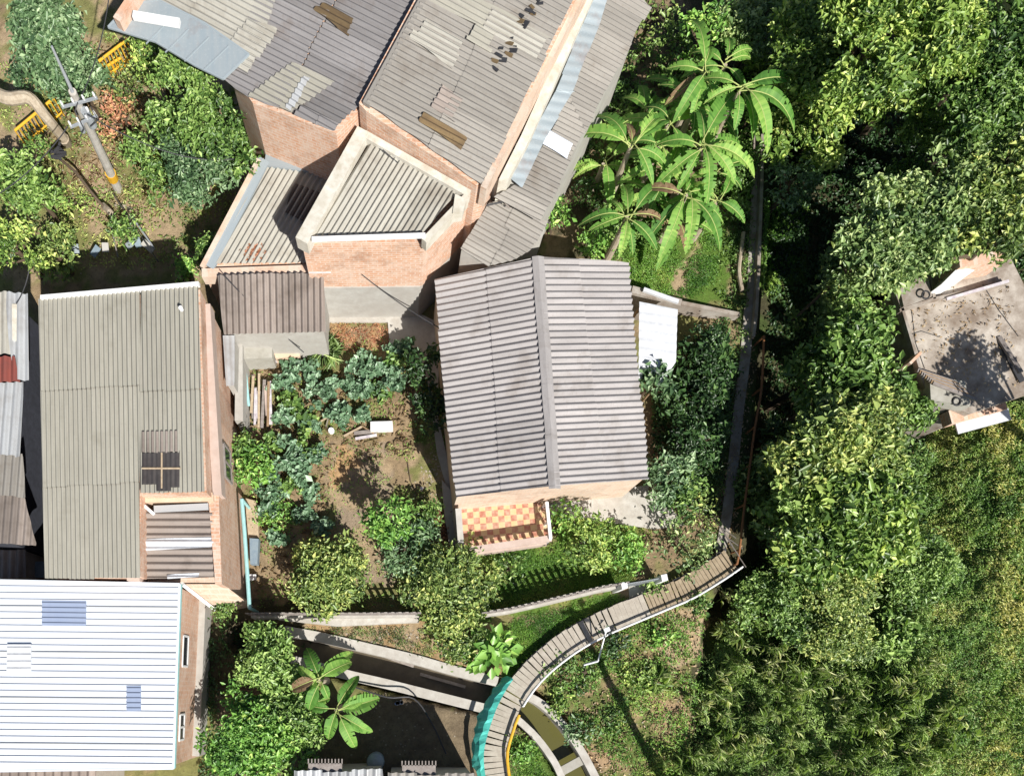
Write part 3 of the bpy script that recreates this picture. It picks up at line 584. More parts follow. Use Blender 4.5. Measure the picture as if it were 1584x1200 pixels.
# ---------- left building with long vertical sheets
Fb = thing('brick_house', (W(200, 660, 0).x, W(200, 660, 0).y, 0), 'long left house with tall olive grey corrugated roof and brick side wall', 'house')
PF = plane([(60, 462, 4.3), (308, 441, 4.9), (72, 893, 4.3)]); zf = 4.45
alF = [(195, 893), (186, 450)]
m_ = MB(); pwalls(m_, PF, [(62, 466), (308, 445), (318, 760), (216, 764), (214, 890), (74, 891)], 0, 'brick', .12)
m_.build('wall', Fb)
m_ = MB(); walls(m_, [(216, 766), (326, 766), (332, 900), (218, 900)], 3.4, 0, 'brick_pale'); m_.build('lower_wall', Fb); m_ = MB(); walls(m_, [(306, 470), (334, 640), (343, 903), (333, 903), (322, 765)], 3.95, 0, 'brick'); m_.build('side_wall', Fb)
m_ = MB(); corr(m_, PF, [(60, 462), (218, 448), (218, 895), (72, 894)], alF, 'roof_olive', pitch=.158, amp=.05, course=2.9, sheet=.9, seed=31, up=1)
corr(m_, PF, [(218, 449), (308, 441), (317, 762), (218, 762)], alF, 'roof_olive', pitch=.158, amp=.05, course=2.9, sheet=.9, seed=32, up=1, lift=.012); m_.build('roof', Fb)
roof_patch(PF, [(218, 668), (277, 666), (278, 700), (219, 700)], 'roof_brown', Fb, alp=alF, pitch=.158, lift=.06, rag=.03, seed=5)
sk = roof_patch(PF, [(219, 698), (278, 698), (279, 754), (220, 755)], 'skylight', Fb, alp=alF, pitch=.158, amp=.02, lift=.11, course=5, name='skylight', seed=6, label='dark translucent skylight sheets')
m_ = MB(); 
for a, b in (((219, 724), (279, 724)), ((250, 700), (250, 755))): m_.bar(onp(PF, *a, .17), onp(PF, *b, .17), .05, .03, 'timber_pale')
m_.build('skylight_bar', Fb)
m_ = MB(); m_.bar(onp(PF, 62, 459, .12), onp(PF, 307, 438, .12), .12, .16, 'white_paint'); m_.build('ridge_flashing', Fb)
m_ = MB(); m_.bar(W(318, 470, 4.1), W(336, 765, 4.1), .3, .6, 'plaster_peach'); m_.bar(W(218, 770, 4.1), W(330, 768, 4.1), .30, 1.6, 'plaster_cream'); m_.bar(W(207, 822, 4.2), W(206, 898, 4.2), .42, 2.2, 'plaster_peach'); m_.build('parapet', Fb)
PG = plane([(222, 786, 3.75), (330, 788, 3.75), (222, 893, 3.55)])
m_ = MB(); corr(m_, PG, [(222, 790), (330, 790), (333, 893), (222, 895)], [(222, 840), (331, 840)], 'roof_brown', pitch=.24, amp=.045, course=6, sheet=.9, seed=34, lift=.16, rag=.06); m_.build('lower_roof', Fb)
roof_patch(PG, [(221, 833), (331, 831), (331, 846), (221, 852)], 'white_sheet', Fb, alp=[(222, 840), (331, 840)], lift=.22, pitch=.24, course=9, rag=.02, label='white roof sheet')
roof_patch(PG, [(258, 888), (308, 886), (308, 892), (260, 895)], 'white_sheet', Fb, alp=[(222, 840), (331, 840)], lift=.22, pitch=.24, course=9, rag=.02)
m_ = MB(); m_.bar(W(238, 787, 4.1), W(322, 783, 4.1), .22, .06, 'roof_silver', .9); m_.bar(W(223, 782, 4.15), W(238, 795, 4.1), .1, .1, 'white_paint'); m_.build('gutter', Fb)
m_ = MB()
for i in range(5): p = W(206, 822 + i * 6, 4.35); m_.bar(p + Vector((-.12, 0, 0)), p + Vector((.12, 0, 0)), .04, .04, 'timber_pale' if i % 2 else 'dark_steel')
m_.build('vent', Fb)
def side_px(x, y, z): return W(x, y, z)
wa, wb = W(334, 680, 3.7), W(337, 732, 3.7); window_on(Fb, (wb.x + .16, wb.y), (wa.x + .16, wa.y), 3.3, 2.3, mat='timber_grey')
# ---------- white roofed house bottom left
Hb = thing('white_roof_house', (W(140, 1040, 0).x, W(140, 1040, 0).y, 0), 'brick house under a large white ribbed roof at the bottom left', 'house')
PH = plane([(0, 897, 4.0), (278, 903, 3.9), (268, 1188, 3.7)])
hp = [(-60, 896), (278, 903), (268, 1188), (-60, 1193)]
m_ = MB(); pwalls(m_, PH, [(-55, 900), (274, 907), (264, 1184), (-55, 1189)], 0, 'brick', .1); m_.build('wall', Hb)
m_ = MB(); P4 = [onp(PH, x, y) for x, y in hp]
u_ = (P4[1] - P4[0]).normalized()
m_.face([P4[3], P4[2], P4[1], P4[0]], 'roof_white', .8); m_.face([p - Vector((0, 0, .09)) for p in P4], 'roof_white', .5)
for i in range(4): m_.bar(P4[i] + Vector((0, 0, .01)), P4[(i + 1) % 4] + Vector((0, 0, .01)), .07, .16, 'roof_white', .7)
o = m_.build('roof', Hb)
for i in range(28):
    y = 908 + i * 10.1; m_ = MB() if i == 0 else m_; m_.bar(onp(PH, -58, y - 2, .035), onp(PH, 277 - (y - 903) * .035, y + 1, .035), .05, .03, 'roof_white', .8)
m2 = MB()
for i in range(28): y = 908 + i * 10.1; m2.bar(onp(PH, -58, y - 2, .04), onp(PH, 276 - (y - 903) * .035, y + 1, .04), .035, .028, 'roof_silver' if i % 7 == 3 else 'roof_white', .8)
m2.build('roof_rib', Hb)
def flat_panel(pl, poly, mat, parent, name, lift=.012, ribs=0, th=.03):
    m_ = MB(); top = [onp(pl, x, y, lift) for x, y in poly]; m_.prism(top, min(p.z for p in top) - th, mat); 
    for i in range(ribs):
        t = (i + .5) / ribs; a = top[0].lerp(top[3], t); b = top[1].lerp(top[2], t); m_.bar(a + Vector((0, 0, .03)), b + Vector((0, 0, .03)), .03, .028, mat, .3)
    return m_.build(name, parent)
flat_panel(PH, [(65, 928), (133, 929), (133, 968), (65, 967)], 'panel_blue', Hb, 'skylight', ribs=5, lift=.05); flat_panel(PH, [(196, 1060), (218, 1060), (218, 1099), (196, 1099)], 'panel_blue', Hb, 'skylight', ribs=5, lift=.05)
flat_panel(PH, [(11, 996), (48, 996), (48, 1039), (10, 1039)], 'white_sheet', Hb, 'roof_hatch', lift=.09, ribs=4)
m_ = MB(); m_.bar(onp(PH, 279, 903, .0), onp(PH, 269, 1188, .0), .05, .16, 'turquoise_paint'); m_.build('eave_trim', Hb)
rw = lambda y, z: (lambda a, b: a.lerp(b, (y - 903) / 285.0))(Vector(W(274.5, 907, 3.8)), Vector(W(264.5, 1184, 3.7)))
a, b = rw(1028, 0), rw(978, 0); window_on(Hb, (a.x, a.y), (b.x, b.y), 2.9, 2.25, bars=0); a, b = rw(1150, 0), rw(1108, 0); window_on(Hb, (a.x, a.y), (b.x, b.y), 2.9, 2.35, bars=1)
m_ = MB(); m_.bar((rw(907, 0).x + .1, rw(907, 0).y, 1.0), (rw(1184, 0).x + .1, rw(1184, 0).y, 1.0), .3, 1.1, 'plaster'); m_.build('plinth', Hb)
m_ = MB(); p = onp(PF, 281, 479, .14); m_.tube([p, p + Vector((0, 0, .14))], .07, 'white_paint', 8); m_.build('vent_cap', Fb)
# neighbour brick corner between the left house and the garden gate
m_ = MB(); m_.prism([W(284, 903, 3.3), W(345, 903, 3.3), W(384, 933, 1.0), W(338, 942, 1.0)], 0, 'brick_pale'); m_.bar(W(284, 905, 3.4), W(334, 944, 1.15), .12, .2, 'white_paint')
tag(m_.build('brick_ramp_wall'), 'sloping brick wall end between the white roof house and garden pipe', 'wall')

# ---------- far left cluster of old roofs
K = thing('old_house', (W(20, 650, 0).x, W(20, 650, 0).y, 0), 'run down house of mixed metal sheets at the left edge', 'house')
PK = plane([(0, 455, 4.0), (45, 455, 3.8), (0, 840, 3.9)])
m_ = MB(); pwalls(m_, PK, [(-60, 456), (14, 458), (12, 600), (6, 705), (4, 835), (-60, 830)], 0, 'navy_shaded_sheet', .15); m_.build('wall', K)
aK = [(20, 590), (20, 455)]
for i, (po, mt, lf, pi) in enumerate([([(-60, 452), (18, 454), (20, 552), (-60, 552)], 'roof_cream', .0, .3), ([(8, 452), (46, 456), (46, 592), (24, 590), (16, 540)], 'roof_silver', .05, .3), ([(-60, 549), (24, 549), (32, 594), (-60, 596)], 'sheet_red', .09, .3),
                                     ([(-60, 597), (38, 594), (32, 705), (-60, 700)], 'roof_silver', .02, .26), ([(-60, 701), (36, 702), (40, 770), (-60, 765)], 'roof_warm', -.05, .22), ([(-60, 762), (36, 762), (56, 842), (-60, 838)], 'roof_rotten' if False else 'roof_brown', -.12, .22)]):
    m_ = MB(); corr(m_, PK, po, aK if i < 3 else [(14, 705), (22, 595)], mt, pitch=pi, amp=.035, course=3, sheet=.9, seed=40 + i, lift=lf, rag=.07); m_.build('roof_sheet', K)
flat_panel(PK, [(18, 470), (30, 470), (33, 528), (19, 526)], 'parapet', K, 'roof_patch', lift=.12)
slab([(43, 868), (70, 868), (70, 893), (43, 893)], 1.2, .08, 'blue_tarp', 'metal_sheet', 'dark blue metal sheet in the alley by the white roof', 'sheet')
m_ = MB(); pl_ = plane([(-20, 845, 2.2), (66, 845, 2.2), (-20, 895, 2.0)]); corr(m_, pl_, [(-60, 850), (42, 850), (42, 894), (-60, 894)], [(10, 894), (10, 845)], 'roof_brown', pitch=.28, amp=.04, seed=50); m_.prism([W(x, y, 1.9) for x, y in [(-60, 852), (40, 852), (40, 892), (-60, 892)]], 0, 'plaster'); tag(m_.build('low_shed'), 'low dark shed roof tucked in the shaded alley at the left edge', 'shed')
# bottom edge roofs
for nm, po, z, mt, lb in (('bottom_house', [(-40, 1191), (150, 1190), (150, 1290), (-40, 1290)], 3.0, 'roof_brown', 'striped brown roof just visible under the white roof'), ('street_house', [(455, 1193), (592, 1189), (600, 1290), (455, 1290)], 3.0, 'roof_silver', 'house with silver striped roof at the bottom edge'), ('street_house', [(600, 1196), (735, 1196), (735, 1290), (600, 1290)], 2.8, 'roof_warm', 'house with brown grey roof at the bottom edge beside the green net')):
    t_ = thing(nm, (W(po[0][0] + 60, 1230, 0).x, W(0, 1230, 0).y, 0), lb, 'house'); pl_ = plane([(po[0][0], po[0][1], z), (po[1][0], po[1][1], z), (po[3][0], po[3][1], z - .3)])
    m_ = MB(); corr(m_, pl_, po, [(po[0][0], po[3][1]), po[0]], mt, pitch=.3, amp=.045, course=5, sheet=1, seed=60, rag=.05); m_.build('roof', t_)
    m_ = MB(); pwalls(m_, pl_, [(po[0][0] + 4, po[0][1] + 3), (po[1][0] - 4, po[1][1] + 3), (po[2][0] - 4, 1285), (po[3][0] + 4, 1285)], 0, 'plaster', .1); m_.build('wall', t_)
    if nm != 'bottom_house':
        m_ = MB(); x0 = po[0][0] + 22; x1 = x0 + 52; m_.bar(W(x0, po[0][1] - 12, z), W(x1, po[0][1] - 12, z), .05, .05, 'timber_grey')
        for i in range(11): p = W(x0 + i * 5.2, po[0][1] - 12, z); m_.bar(p, p + Vector((0, .18, .0)), .04, .04, 'timber_grey')
        m_.bar(W(x0, po[0][1] - 2, z - .02), W(x1, po[0][1] - 2, z - .02), .5, .1, 'timber_grey', .3); m_.build('roof_rack', t_)

# ---------- strip building right of the big roof: parapet, gutter, lower roof
S = thing('side_wing', (W(860, 180, 0).x, W(860, 180, 0).y, 0), 'narrow side wing with blue metal gutter and sloping grey sheet roof', 'building')
PS = plane([(860, 142, 4.5), (985, 45, 4.0), (806, 288, 4.5)])
alS = [(830, 190), (885, 220)]
m_ = MB(); pwalls(m_, PS, [(925, -20), (985, 44), (842, 318), (768, 282)], 0, 'plaster', .14); m_.build('wall', S)
m_ = MB(); corr(m_, PS, [(945, -45), (1004, 12), (984, 48), (905, 205), (878, 150), (922, 42)], alS, 'roof_warm', pitch=.17, amp=.036, course=1.6, sheet=.9, rag=.08, seed=71, up=-1); corr(m_, PS, [(880, 150), (905, 205), (833, 345), (765, 305), (802, 286)], alS, 'roof_warm', pitch=.17, amp=.036, course=1.6, sheet=.9, rag=.08, seed=72, up=-1); m_.build('roof', S)
roof_patch(PS, [(840, 196), (886, 222), (875, 248), (828, 218)], 'roof_white', S, alp=alS, lift=.08, pitch=.17, label='white and lilac roof sheet', course=3, rag=.03)
def strip(p0, p1, z, wpx_l, wpx_r, mat, name, parent, h=.08, uvs=True, t=.7):
    a, b = W(*p0, z), W(*p1, z); d = (b - a).normalized(); s = Vector((d.y, -d.x, 0)); top = [a + s * wpx_l, b + s * wpx_l, b + s * wpx_r, a + s * wpx_r]
    m_ = MB(); m_.prism(top, z - h, mat); return m_.build(name, parent)
def pxprism(poly, z, z0, mat, name, parent):
    m_ = MB(); m_.prism([W(x, y, z) for x, y in poly], z0, mat); return m_.build(name, parent)
pxprism([(902, -40), (918, -40), (806, 210), (772, 277), (760, 272), (796, 210)], 4.9, 3.5, 'plaster', 'gutter_channel', S)
pxprism([(918, -40), (934, -40), (821, 212), (787, 276), (772, 277), (806, 210)], 5.2, 3.5, 'parapet', 'parapet', S)
m_ = MB(); plz = plane([(782, 288, 4.8), (930, 0, 4.8), (800, 288, 4.7)]); corr(m_, plz, [(934, -40), (950, -40), (926, 40), (885, 142), (857, 142)], [(857, 142), (885, 146)], 'sheet_blue', pitch=.3, amp=.018, course=3, sheet=.8, rag=.05, seed=74, tlo=.5); corr(m_, plz, [(857, 142), (887, 142), (842, 215), (806, 290), (786, 274)], [(857, 142), (885, 146)], 'sheet_blue', pitch=.3, amp=.018, course=3, sheet=.8, rag=.05, seed=75, tlo=.5); m_.build('metal_gutter', S)
m_ = MB(); m_.bar(W(784, 214, 5.0), W(800, 224, 5.0), .08, .08, 'white_paint'); m_.build('pipe', S)
J_ = thing('back_shed', (W(780, 350, 0).x, W(780, 350, 0).y, 0), 'small slanted shed of grey corrugated sheets between annex and ridged house', 'shed')
PJ = plane([(751, 311, 4.0), (849, 346, 3.8), (709, 383, 3.8)])
m_ = MB(); pwalls(m_, PJ, [(754, 316), (845, 348), (778, 400), (714, 384)], 0, 'plaster', .12); m_.build('wall', J_)
m_ = MB(); corr(m_, PJ, [(755, 309), (849, 345), (824, 390), (800, 404), (757, 414), (709, 385)], [(745, 320), (835, 370)], 'roof_warm', pitch=.17, amp=.038, course=1.5, sheet=.8, rag=.12, seed=75, lift=.05); m_.build('roof', J_)
m_ = MB(); m_.bar(W(775, 286, 4.6), W(770, 312, 4.2), .2, .3, 'parapet'); m_.tube([W(752, 318, 4.35), W(796, 308, 4.35)], .03, 'dark_steel'); m_.tube([W(770, 300, 4.4), W(788, 322, 4.3)], .03, 'timber_grey'); m_.build('roof_debris', J_)

# ---------- white awning beside the house
Aw = thing('awning', (W(1015, 525, 0).x, W(1015, 525, 0).y, 0), 'bright white sheet awning on the right side of the ridged house', 'awning')
PW_ = plane([(988, 467, 2.5), (1050, 478, 2.4), (986, 585, 2.3)])
m_ = MB(); corr(m_, PW_, [(988, 467), (1049, 478), (1046, 560), (1020, 598), (986, 585)], [(988, 520), (1048, 528)], 'white_sheet', pitch=.3, amp=.02, course=9, sheet=1.2, seed=80); m_.build('sheet', Aw)
for x, y in ((992, 472), (1045, 482), (1020, 590)): m_ = MB(); p = onp(PW_, x, y); m_.tube([(p.x, p.y, -.1), (p.x, p.y, p.z - .03)], .04, 'timber'); m_.build('post', Aw)
m_ = MB(); m_.bar(W(978, 447, 1.8), W(1054, 468, 1.7), .25, 2, 'concrete_stained'); m_.bar(W(996, 447, 1.95), W(1050, 466, 1.85), .14, .1, 'white_sheet'); m_.bar(W(1054, 468, .8), W(1145, 486, .4), .14, 1.2, 'concrete_stained'); tag(m_.build('garden_wall'), 'pale boundary wall with white coping above the white awning', 'wall')

# ---------- right house with stained flat slab roof
R = thing('slab_house', (W(1480, 520, -1).x, W(1480, 520, -1).y, -1.2), 'house with stained flat concrete roof half hidden by trees on the right', 'house')
rz0 = 1.6
m_ = MB(); walls(m_, [(1388, 448), (1440, 428), (1560, 398), (1580, 440), (1600, 600), (1500, 640), (1440, 612)], rz0 - .03, -1.3, 'concrete_stained'); m_.build('wall', R)
m_ = MB(); walls(m_, [(1384, 446), (1440, 425), (1562, 396), (1584, 440), (1606, 604), (1500, 640), (1436, 614)], rz0, rz0 - .25, 'slab_stained'); m_.build('roof', R)
m_ = MB()
for a, b in (((1385, 447), (1398, 482)), ((1398, 482), (1437, 615)), ((1392, 480), (1445, 462)), ((1445, 462), (1560, 436)), ((1440, 427), (1446, 462))): m_.bar(W(*a, rz0 + .22), W(*b, rz0 + .22), .1, .24, 'concrete_stained')
m_.build('parapet', R)
m_ = MB(); walls(m_, [(1438, 580), (1493, 590), (1502, 628), (1440, 618)], rz0 + .5, rz0 - .02, 'concrete'); m_.build('roof_tank', R)
m_ = MB(); walls(m_, [(1390, 436), (1436, 428), (1442, 458), (1398, 474)], rz0 + .35, rz0 - .02, 'concrete_stained'); m_.build('stair_roof', R)
for hx, hy in ((1480, 621), (1432, 456)): m_ = MB(); p = W(hx, hy, rz0 + .53); m_.tube([p + Vector((.14 * math.cos(k), .14 * math.sin(k), 0)) for k in np.linspace(0, 6.28, 13)], .03, 'dark_steel', 6); m_.build('hatch_ring', R)
m_ = MB(); m_.prism([W(1456, 440, 2.5), W(1484, 412, 2.5), W(1508, 418, 2.5), W(1480, 436, 2.5)], 1.58, 'white_paint'); m_.bar(W(1484, 405, 2.7), W(1560, 392, 2.7), .4, 1.1, 'brick'); m_.build('upper_wall', R)
m_ = MB(); m_.bar(W(1470, 645, 1.3), W(1556, 622, 1.3), .5, .5, 'brick'); m_.bar(W(1480, 662, 1.0), W(1562, 640, 1.0), .45, .06, 'white_sheet'); m_.build('canopy', R)
pr = MB()
for i in range(9): a = W(1420 + i * 3, 572 + i * 2.5, rz0 + .75 + .03 * i); b = W(1480 + i * 4, 592 + i * 3.2, rz0 + .62 + .03 * i); pr.bar(a, b, .12, .05, ('timber_grey', 'timber', 'timber_grey')[i % 3])
pr.bar(W(1408, 562, rz0 + .7), W(1425, 545, rz0 + .7), .1, .7, 'brick')
crk = MB()
for pts_ in ([(1400, 520), (1425, 512), (1450, 520)], [(1520, 440), (1545, 480), (1575, 520)], [(1410, 480), (1416, 530), (1430, 570)]): crk.tube([W(x, y, rz0 + .004) for x, y in pts_], .014, 'dark_steel', 5); crk.build('crack', R); crk = MB()
tag(pr.build('plank_pile'), 'grey and brown planks heaped on the flat concrete roof', 'planks')
m_ = MB(); m_.bar(W(1546, 520, rz0 + .05), W(1580, 575, rz0 + .5), .16, .08, 'timber_grey'); m_.bar(W(1550, 530, rz0 + .04), W(1582, 590, rz0 + .1), .22, .04, 'dark_steel'); tag(m_.build('dark_plank'), 'long dark board lying along the right side of the flat concrete roof', 'plank')
m_ = MB(); m_.bar(W(1465, 462, rz0 + .3), W(1561, 434, rz0 + .34), .09, .07, 'cloth_white'); tag(m_.build('roof_pipe'), 'white pipe across the top of the flat concrete roof', 'pipe')
ORD = 'first second third fourth fifth sixth seventh eighth ninth tenth eleventh twelfth thirteenth fourteenth fifteenth sixteenth'.split()
NS = -1

# ================================================================= PATHS, CANAL, FENCES
def gpts(l, lift): return [G(x, y, lift) for x, y in l]
def ribbon(pts, width, z, th, mat, kind=None, name='path', ps=None):
    m_ = MB(); P = [Vector((p.x, p.y, 0)) for p in pts]; L = []
    for i, p in enumerate(P):
        d = (P[min(i + 1, len(P) - 1)] - P[max(i - 1, 0)]).normalized(); s = Vector((-d.y, d.x, 0)); L.append((p + s * width / 2, p - s * width / 2))
    zz = z if isinstance(z, list) else [z] * len(P); acc = 0
    for i in range(len(P) - 1):
        q = [L[i][0], L[i][1], L[i + 1][1], L[i + 1][0]]; za = zz[i]; zb = zz[i + 1]; T = [Vector((q[0].x, q[0].y, za)), Vector((q[1].x, q[1].y, za)), Vector((q[2].x, q[2].y, zb)), Vector((q[3].x, q[3].y, zb))]
        m_.face(T, mat)
        for a, b in ((0, 3), (2, 1)):
            m_.wall(T[a], T[b], T[a].z, T[b].z, min(za, zb) - th, mat)
    m_.face([L[0][0] + Vector((0, 0, zz[0])), L[0][0] + Vector((0, 0, zz[0] - th)), L[0][1] + Vector((0, 0, zz[0] - th)), L[0][1] + Vector((0, 0, zz[0]))], mat)
    o = m_.build(name)
    if kind: o['kind'] = kind
    return o
def resample(pts, step):
    out = [pts[0]]; P = [Vector(p) for p in pts]
    for a, b in zip(P[:-1], P[1:]):
        n = max(1, int(round((b - a).length / step))); out += [a.lerp(b, (i + 1) / n) for i in range(n)]
    out[0] = P[0]; return out
def spline(pts, n=6):
    P = [Vector(p) for p in pts]; P = [P[0] * 2 - P[1]] + P + [P[-1] * 2 - P[-2]]; out = []
    for i in range(1, len(P) - 2):
        for k in range(n):
            t = k / n; out.append(.5 * ((2 * P[i]) + (P[i + 1] - P[i - 1]) * t + (2 * P[i - 1] - 5 * P[i] + 4 * P[i + 1] - P[i + 2]) * t * t + (3 * P[i] - P[i - 1] - 3 * P[i + 1] + P[i + 2]) * t ** 3))
    out.append(P[-2]); return out
# canal
wt = MB(); c3 = [Vector((x, y, -.86)) for x, y in CANAL]
o = ribbon(spline([Vector((x, y, 0)) for x, y in CANAL], 5), 1.55, -.92, .2, 'wet_floor', 'structure', 'channel_bed')
o = ribbon(spline([Vector((x, y, 0)) for x, y in CANAL[4:]], 5), 1.5, -.80, .05, 'water', 'structure', 'water')
for lb, pp, wd, mt in (('upper pale concrete wall of the canal left of the footbridge', [(440, 975), (500, 986), (560, 1000), (640, 1019), (700, 1036), (770, 1054)], .38, 'concrete_light'),
                   ('lower pale concrete wall of the canal left of the footbridge', [(440, 1020), (465, 1024), (540, 1044), (600, 1058), (680, 1078), (760, 1098)], .38, 'concrete_light'),
                   ('curving concrete wall on the outer right side of the canal', [(812, 1074), (835, 1086), (858, 1106), (880, 1132), (900, 1162), (918, 1195), (940, 1240)], .30, 'concrete_light'),
                   ('curving concrete wall on the inner left side of the canal', [(796, 1108), (812, 1122), (832, 1142), (850, 1166), (864, 1190), (885, 1240)], .26, 'concrete_light')):
    o = ribbon(spline([W(x, y, .08) for x, y in pp], 5), wd, .08, 1.2, mt, None, 'canal_wall'); tag(o, lb, 'wall')
st = MB()
for a, b in (((575, 1008), (640, 1030)), ((650, 1042), (720, 1062))): st.bar(W(*a, -.74), W(*b, -.76), .12, .06, 'timber_grey')
tag(st.build('drain_board'), 'old boards lying on the wet canal bed', 'boards')
st = MB(); st.box(W(884, 1183, -.3), .9, .35, .12, 'concrete', rz=.5); tag(st.build('canal_slab'), 'small concrete slab bridging the curved canal near the bottom edge', 'slab')
# right side concrete path (narrow) with low kerb wall and rusty rail
pr_ = [(1168, -40), (1170, 60), (1172, 140), (1172, 200), (1168, 300), (1163, 400), (1160, 470), (1152, 560), (1142, 640), (1134, 720), (1124, 800), (1112, 868)]
ribbon(spline([W(x, y, .05) for x, y in pr_[:7]], 4), .27, .05, 3.6, 'concrete_stained', 'structure', 'path'); ribbon(spline([W(x, y, .055) for x, y in pr_[6:]], 4), .4, .055, 3.6, 'concrete_stained', 'structure', 'path')
kw = MB(); q = spline([W(x, y, .3) for x, y in [(1178, 60), (1180, 200), (1177, 330), (1171, 470), (1166, 520)]], 5)
for a, b in zip(q[:-1], q[1:]): kw.bar(a, b, .12, .3, 'concrete_stained')
tag(kw.build('kerb_wall'), 'thin mossy kerb along the ravine edge of the concrete path', 'kerb')
rr_ = thing('rusty_railing', G(1160, 700), 'rust orange pipe railing beside the dark ravine', 'railing')
q = spline([W(x, y, .75) for x, y in [(1182, 520), (1178, 600), (1168, 660), (1160, 720), (1152, 780), (1144, 850), (1140, 872)]], 4); m_ = MB(); m_.tube(q, .045, 'rust'); m_.build('rail', rr_)
for p in q[::4]: m_ = MB(); m_.tube([p - Vector((0, 0, 1.4)), p], .04, 'rust'); m_.build('post', rr_)
# trellis of thin rods by the rail
m_ = MB()
for i in range(7): a = W(1098 + i * 5, 790 + i * 8, .5); m_.tube([a, a + Vector((.5, -1.0 + .5 * (i % 2), .3))], .018, 'timber_grey', 5)
tag(m_.build('stick_trellis'), 'loose dark sticks leaning beside the concrete path near the bridge head', 'sticks')
# wavy pale pipe along the path in the shade
pi_ = MB(); pi_.tube(spline([W(x, y, .3) for x, y in [(1150, 360), (1146, 390), (1143, 420), (1148, 450)]], 5), .08, 'bark_pale'); tag(pi_.build('dry_trunk'), 'pale dry trunk lying beside the concrete path', 'log')
# yard slabs in front of the house
slab([(850, 768), (1003, 750), (1035, 782), (1060, 812), (1012, 818), (935, 806), (852, 795)], .10, .3, 'concrete_light', 'yard_paving', kind='structure')
slab([(684, 742), (708, 772), (712, 860), (698, 860), (688, 800)], .30, .4, 'plaster', 'side_kerb', 'grey plastered kerb at the left corner of the porch', 'kerb')
slab([(658, 560), (690, 700), (706, 782), (690, 750), (676, 700)], .12, .2, 'concrete', 'side_path', kind='structure')
# ------------------------------------------------ footbridge
BR = thing('footbridge', G(790, 1080), 'curved plank footbridge crossing the canal at the bottom', 'footbridge')
bl_px = [(1134, 862), (1108, 880), (1062, 908), (1030, 922), (985, 941), (940, 960), (898, 981), (862, 1005), (828, 1034), (803, 1064), (785, 1095), (772, 1130), (764, 1165), (768, 1205), (775, 1240)]
bz = .45; bc = spline([W(x, y, bz) for x, y in bl_px], 6); bcs = resample(bc, .05)
def frame_at(pts, i):
    d = (pts[min(i + 1, len(pts) - 1)] - pts[max(i - 1, 0)]).normalized(); return d, Vector((-d.y, d.x, 0))
m_ = MB(); acc = 0; last = bcs[0]; bw = .88; n_b = 0
run = 0; i = 0
for i in range(1, len(bcs)):
    run += (bcs[i] - bcs[i - 1]).length
    if run >= (.2 if bcs[i].x < 9.4 else .14):
        d, s = frame_at(bcs, i); c_ = bcs[i]; n_b += 1; j = random.uniform(-.02, .02); tilt = random.uniform(-.006, .006); wd = bw
        if c_.x > 9.0: wd = .82
        m_.bar(c_ + s * (wd / 2 + j) + Vector((0, 0, tilt)), c_ - s * (wd / 2 - j) - Vector((0, 0, tilt)), .197 if c_.x < 9.4 else .132, .05, 'deck_pale' if c_.x < 9.4 else 'deck_brown', random.random()); run = 0
m_.build('deck', BR)
for sgn in (1, -1):
    m_ = MB(); e = [bcs[k] + frame_at(bcs, k)[1] * sgn * .42 - Vector((0, 0, .07)) for k in range(0, len(bcs), 8)]
    for a, b in zip(e[:-1], e[1:]): m_.bar(a, b, .1, .18, 'dark_steel')
    m_.build('beam', BR)
def offs(k, o, z): return bcs[k] + frame_at(bcs, k)[1] * o + Vector((0, 0, z))
ks = list(range(0, len(bcs), 8)); nK = len(bcs)
kc = min(range(nK), key=lambda k: (bcs[k] - W(790, 1085, bz)).length)
m_ = MB(); m_.tube([offs(k, .47, .22) for k in ks if k <= kc], .04, 'white_paint'); m_.build('handrail', BR)
m_ = MB(); m_.tube([offs(k, .47, .25) for k in ks if k >= kc], .06, 'yellow_paint'); hr = m_.build('handrail', BR); hr['label'] = 'yellow handrail'
for k in range(0, nK, 26):
    m_ = MB(); m_.tube([offs(k, .47, -.25), offs(k, .47, .22)], .028, 'white_paint' if k < kc else 'yellow_paint', 6); m_.build('post', BR)
# pillars under bridge
for k in range(40, nK, 120): m_ = MB(); p = bcs[k]; m_.tube([(p.x, p.y, -1.3), (p.x, p.y, bz - .1)], .1, 'concrete'); m_.build('pillar', BR)
# turquoise netting hung outside the left rail
net = MB(); k0 = min(range(nK), key=lambda k: (bcs[k] - W(803, 1058, bz)).length); nk = [k for k in range(k0, nK, 3)]
rows = []
for j, k in enumerate(nk):
    t = j / len(nk); bulge = .25 * math.sin(math.pi * min(1, t * 1.25)) + .10; wv = .05 * math.sin(j * 1.9) + .03 * math.sin(j * .7)
    rows.append([offs(k, NS * .45, .62), offs(k, NS * (.50 + bulge * .5 - wv * .5), .54 + wv), offs(k, NS * (.56 + bulge * .8 - wv), .32 + wv), offs(k, NS * (.58 + bulge * .95 + wv), .02)])
for A, B in zip(rows[:-1], rows[1:]):
    for i in range(3): net.face([A[i], A[i + 1], B[i + 1], B[i]], 'turquoise_net', random.random())
tag(net.build('safety_net'), 'turquoise mesh netting hung along the left rail of the footbridge', 'netting')
# bent white pole lying by the bridge
pp = thing('street_light_arm', G(938, 974), 'thin bent white pole leaning down the bank from the bridge rail', 'pole'); m_ = MB(); m_.tube([W(938, 974, 1.35), W(925, 1022, .7)], .03, 'white_paint'); m_.tube([W(925, 1022, .7), W(903, 1028, .6)], .045, 'steel'); m_.build('arm', pp); m_ = MB(); m_.box(W(938, 974, 1.35), .22, .16, .1, 'white_paint', rz=.4); m_.build('bracket', pp)
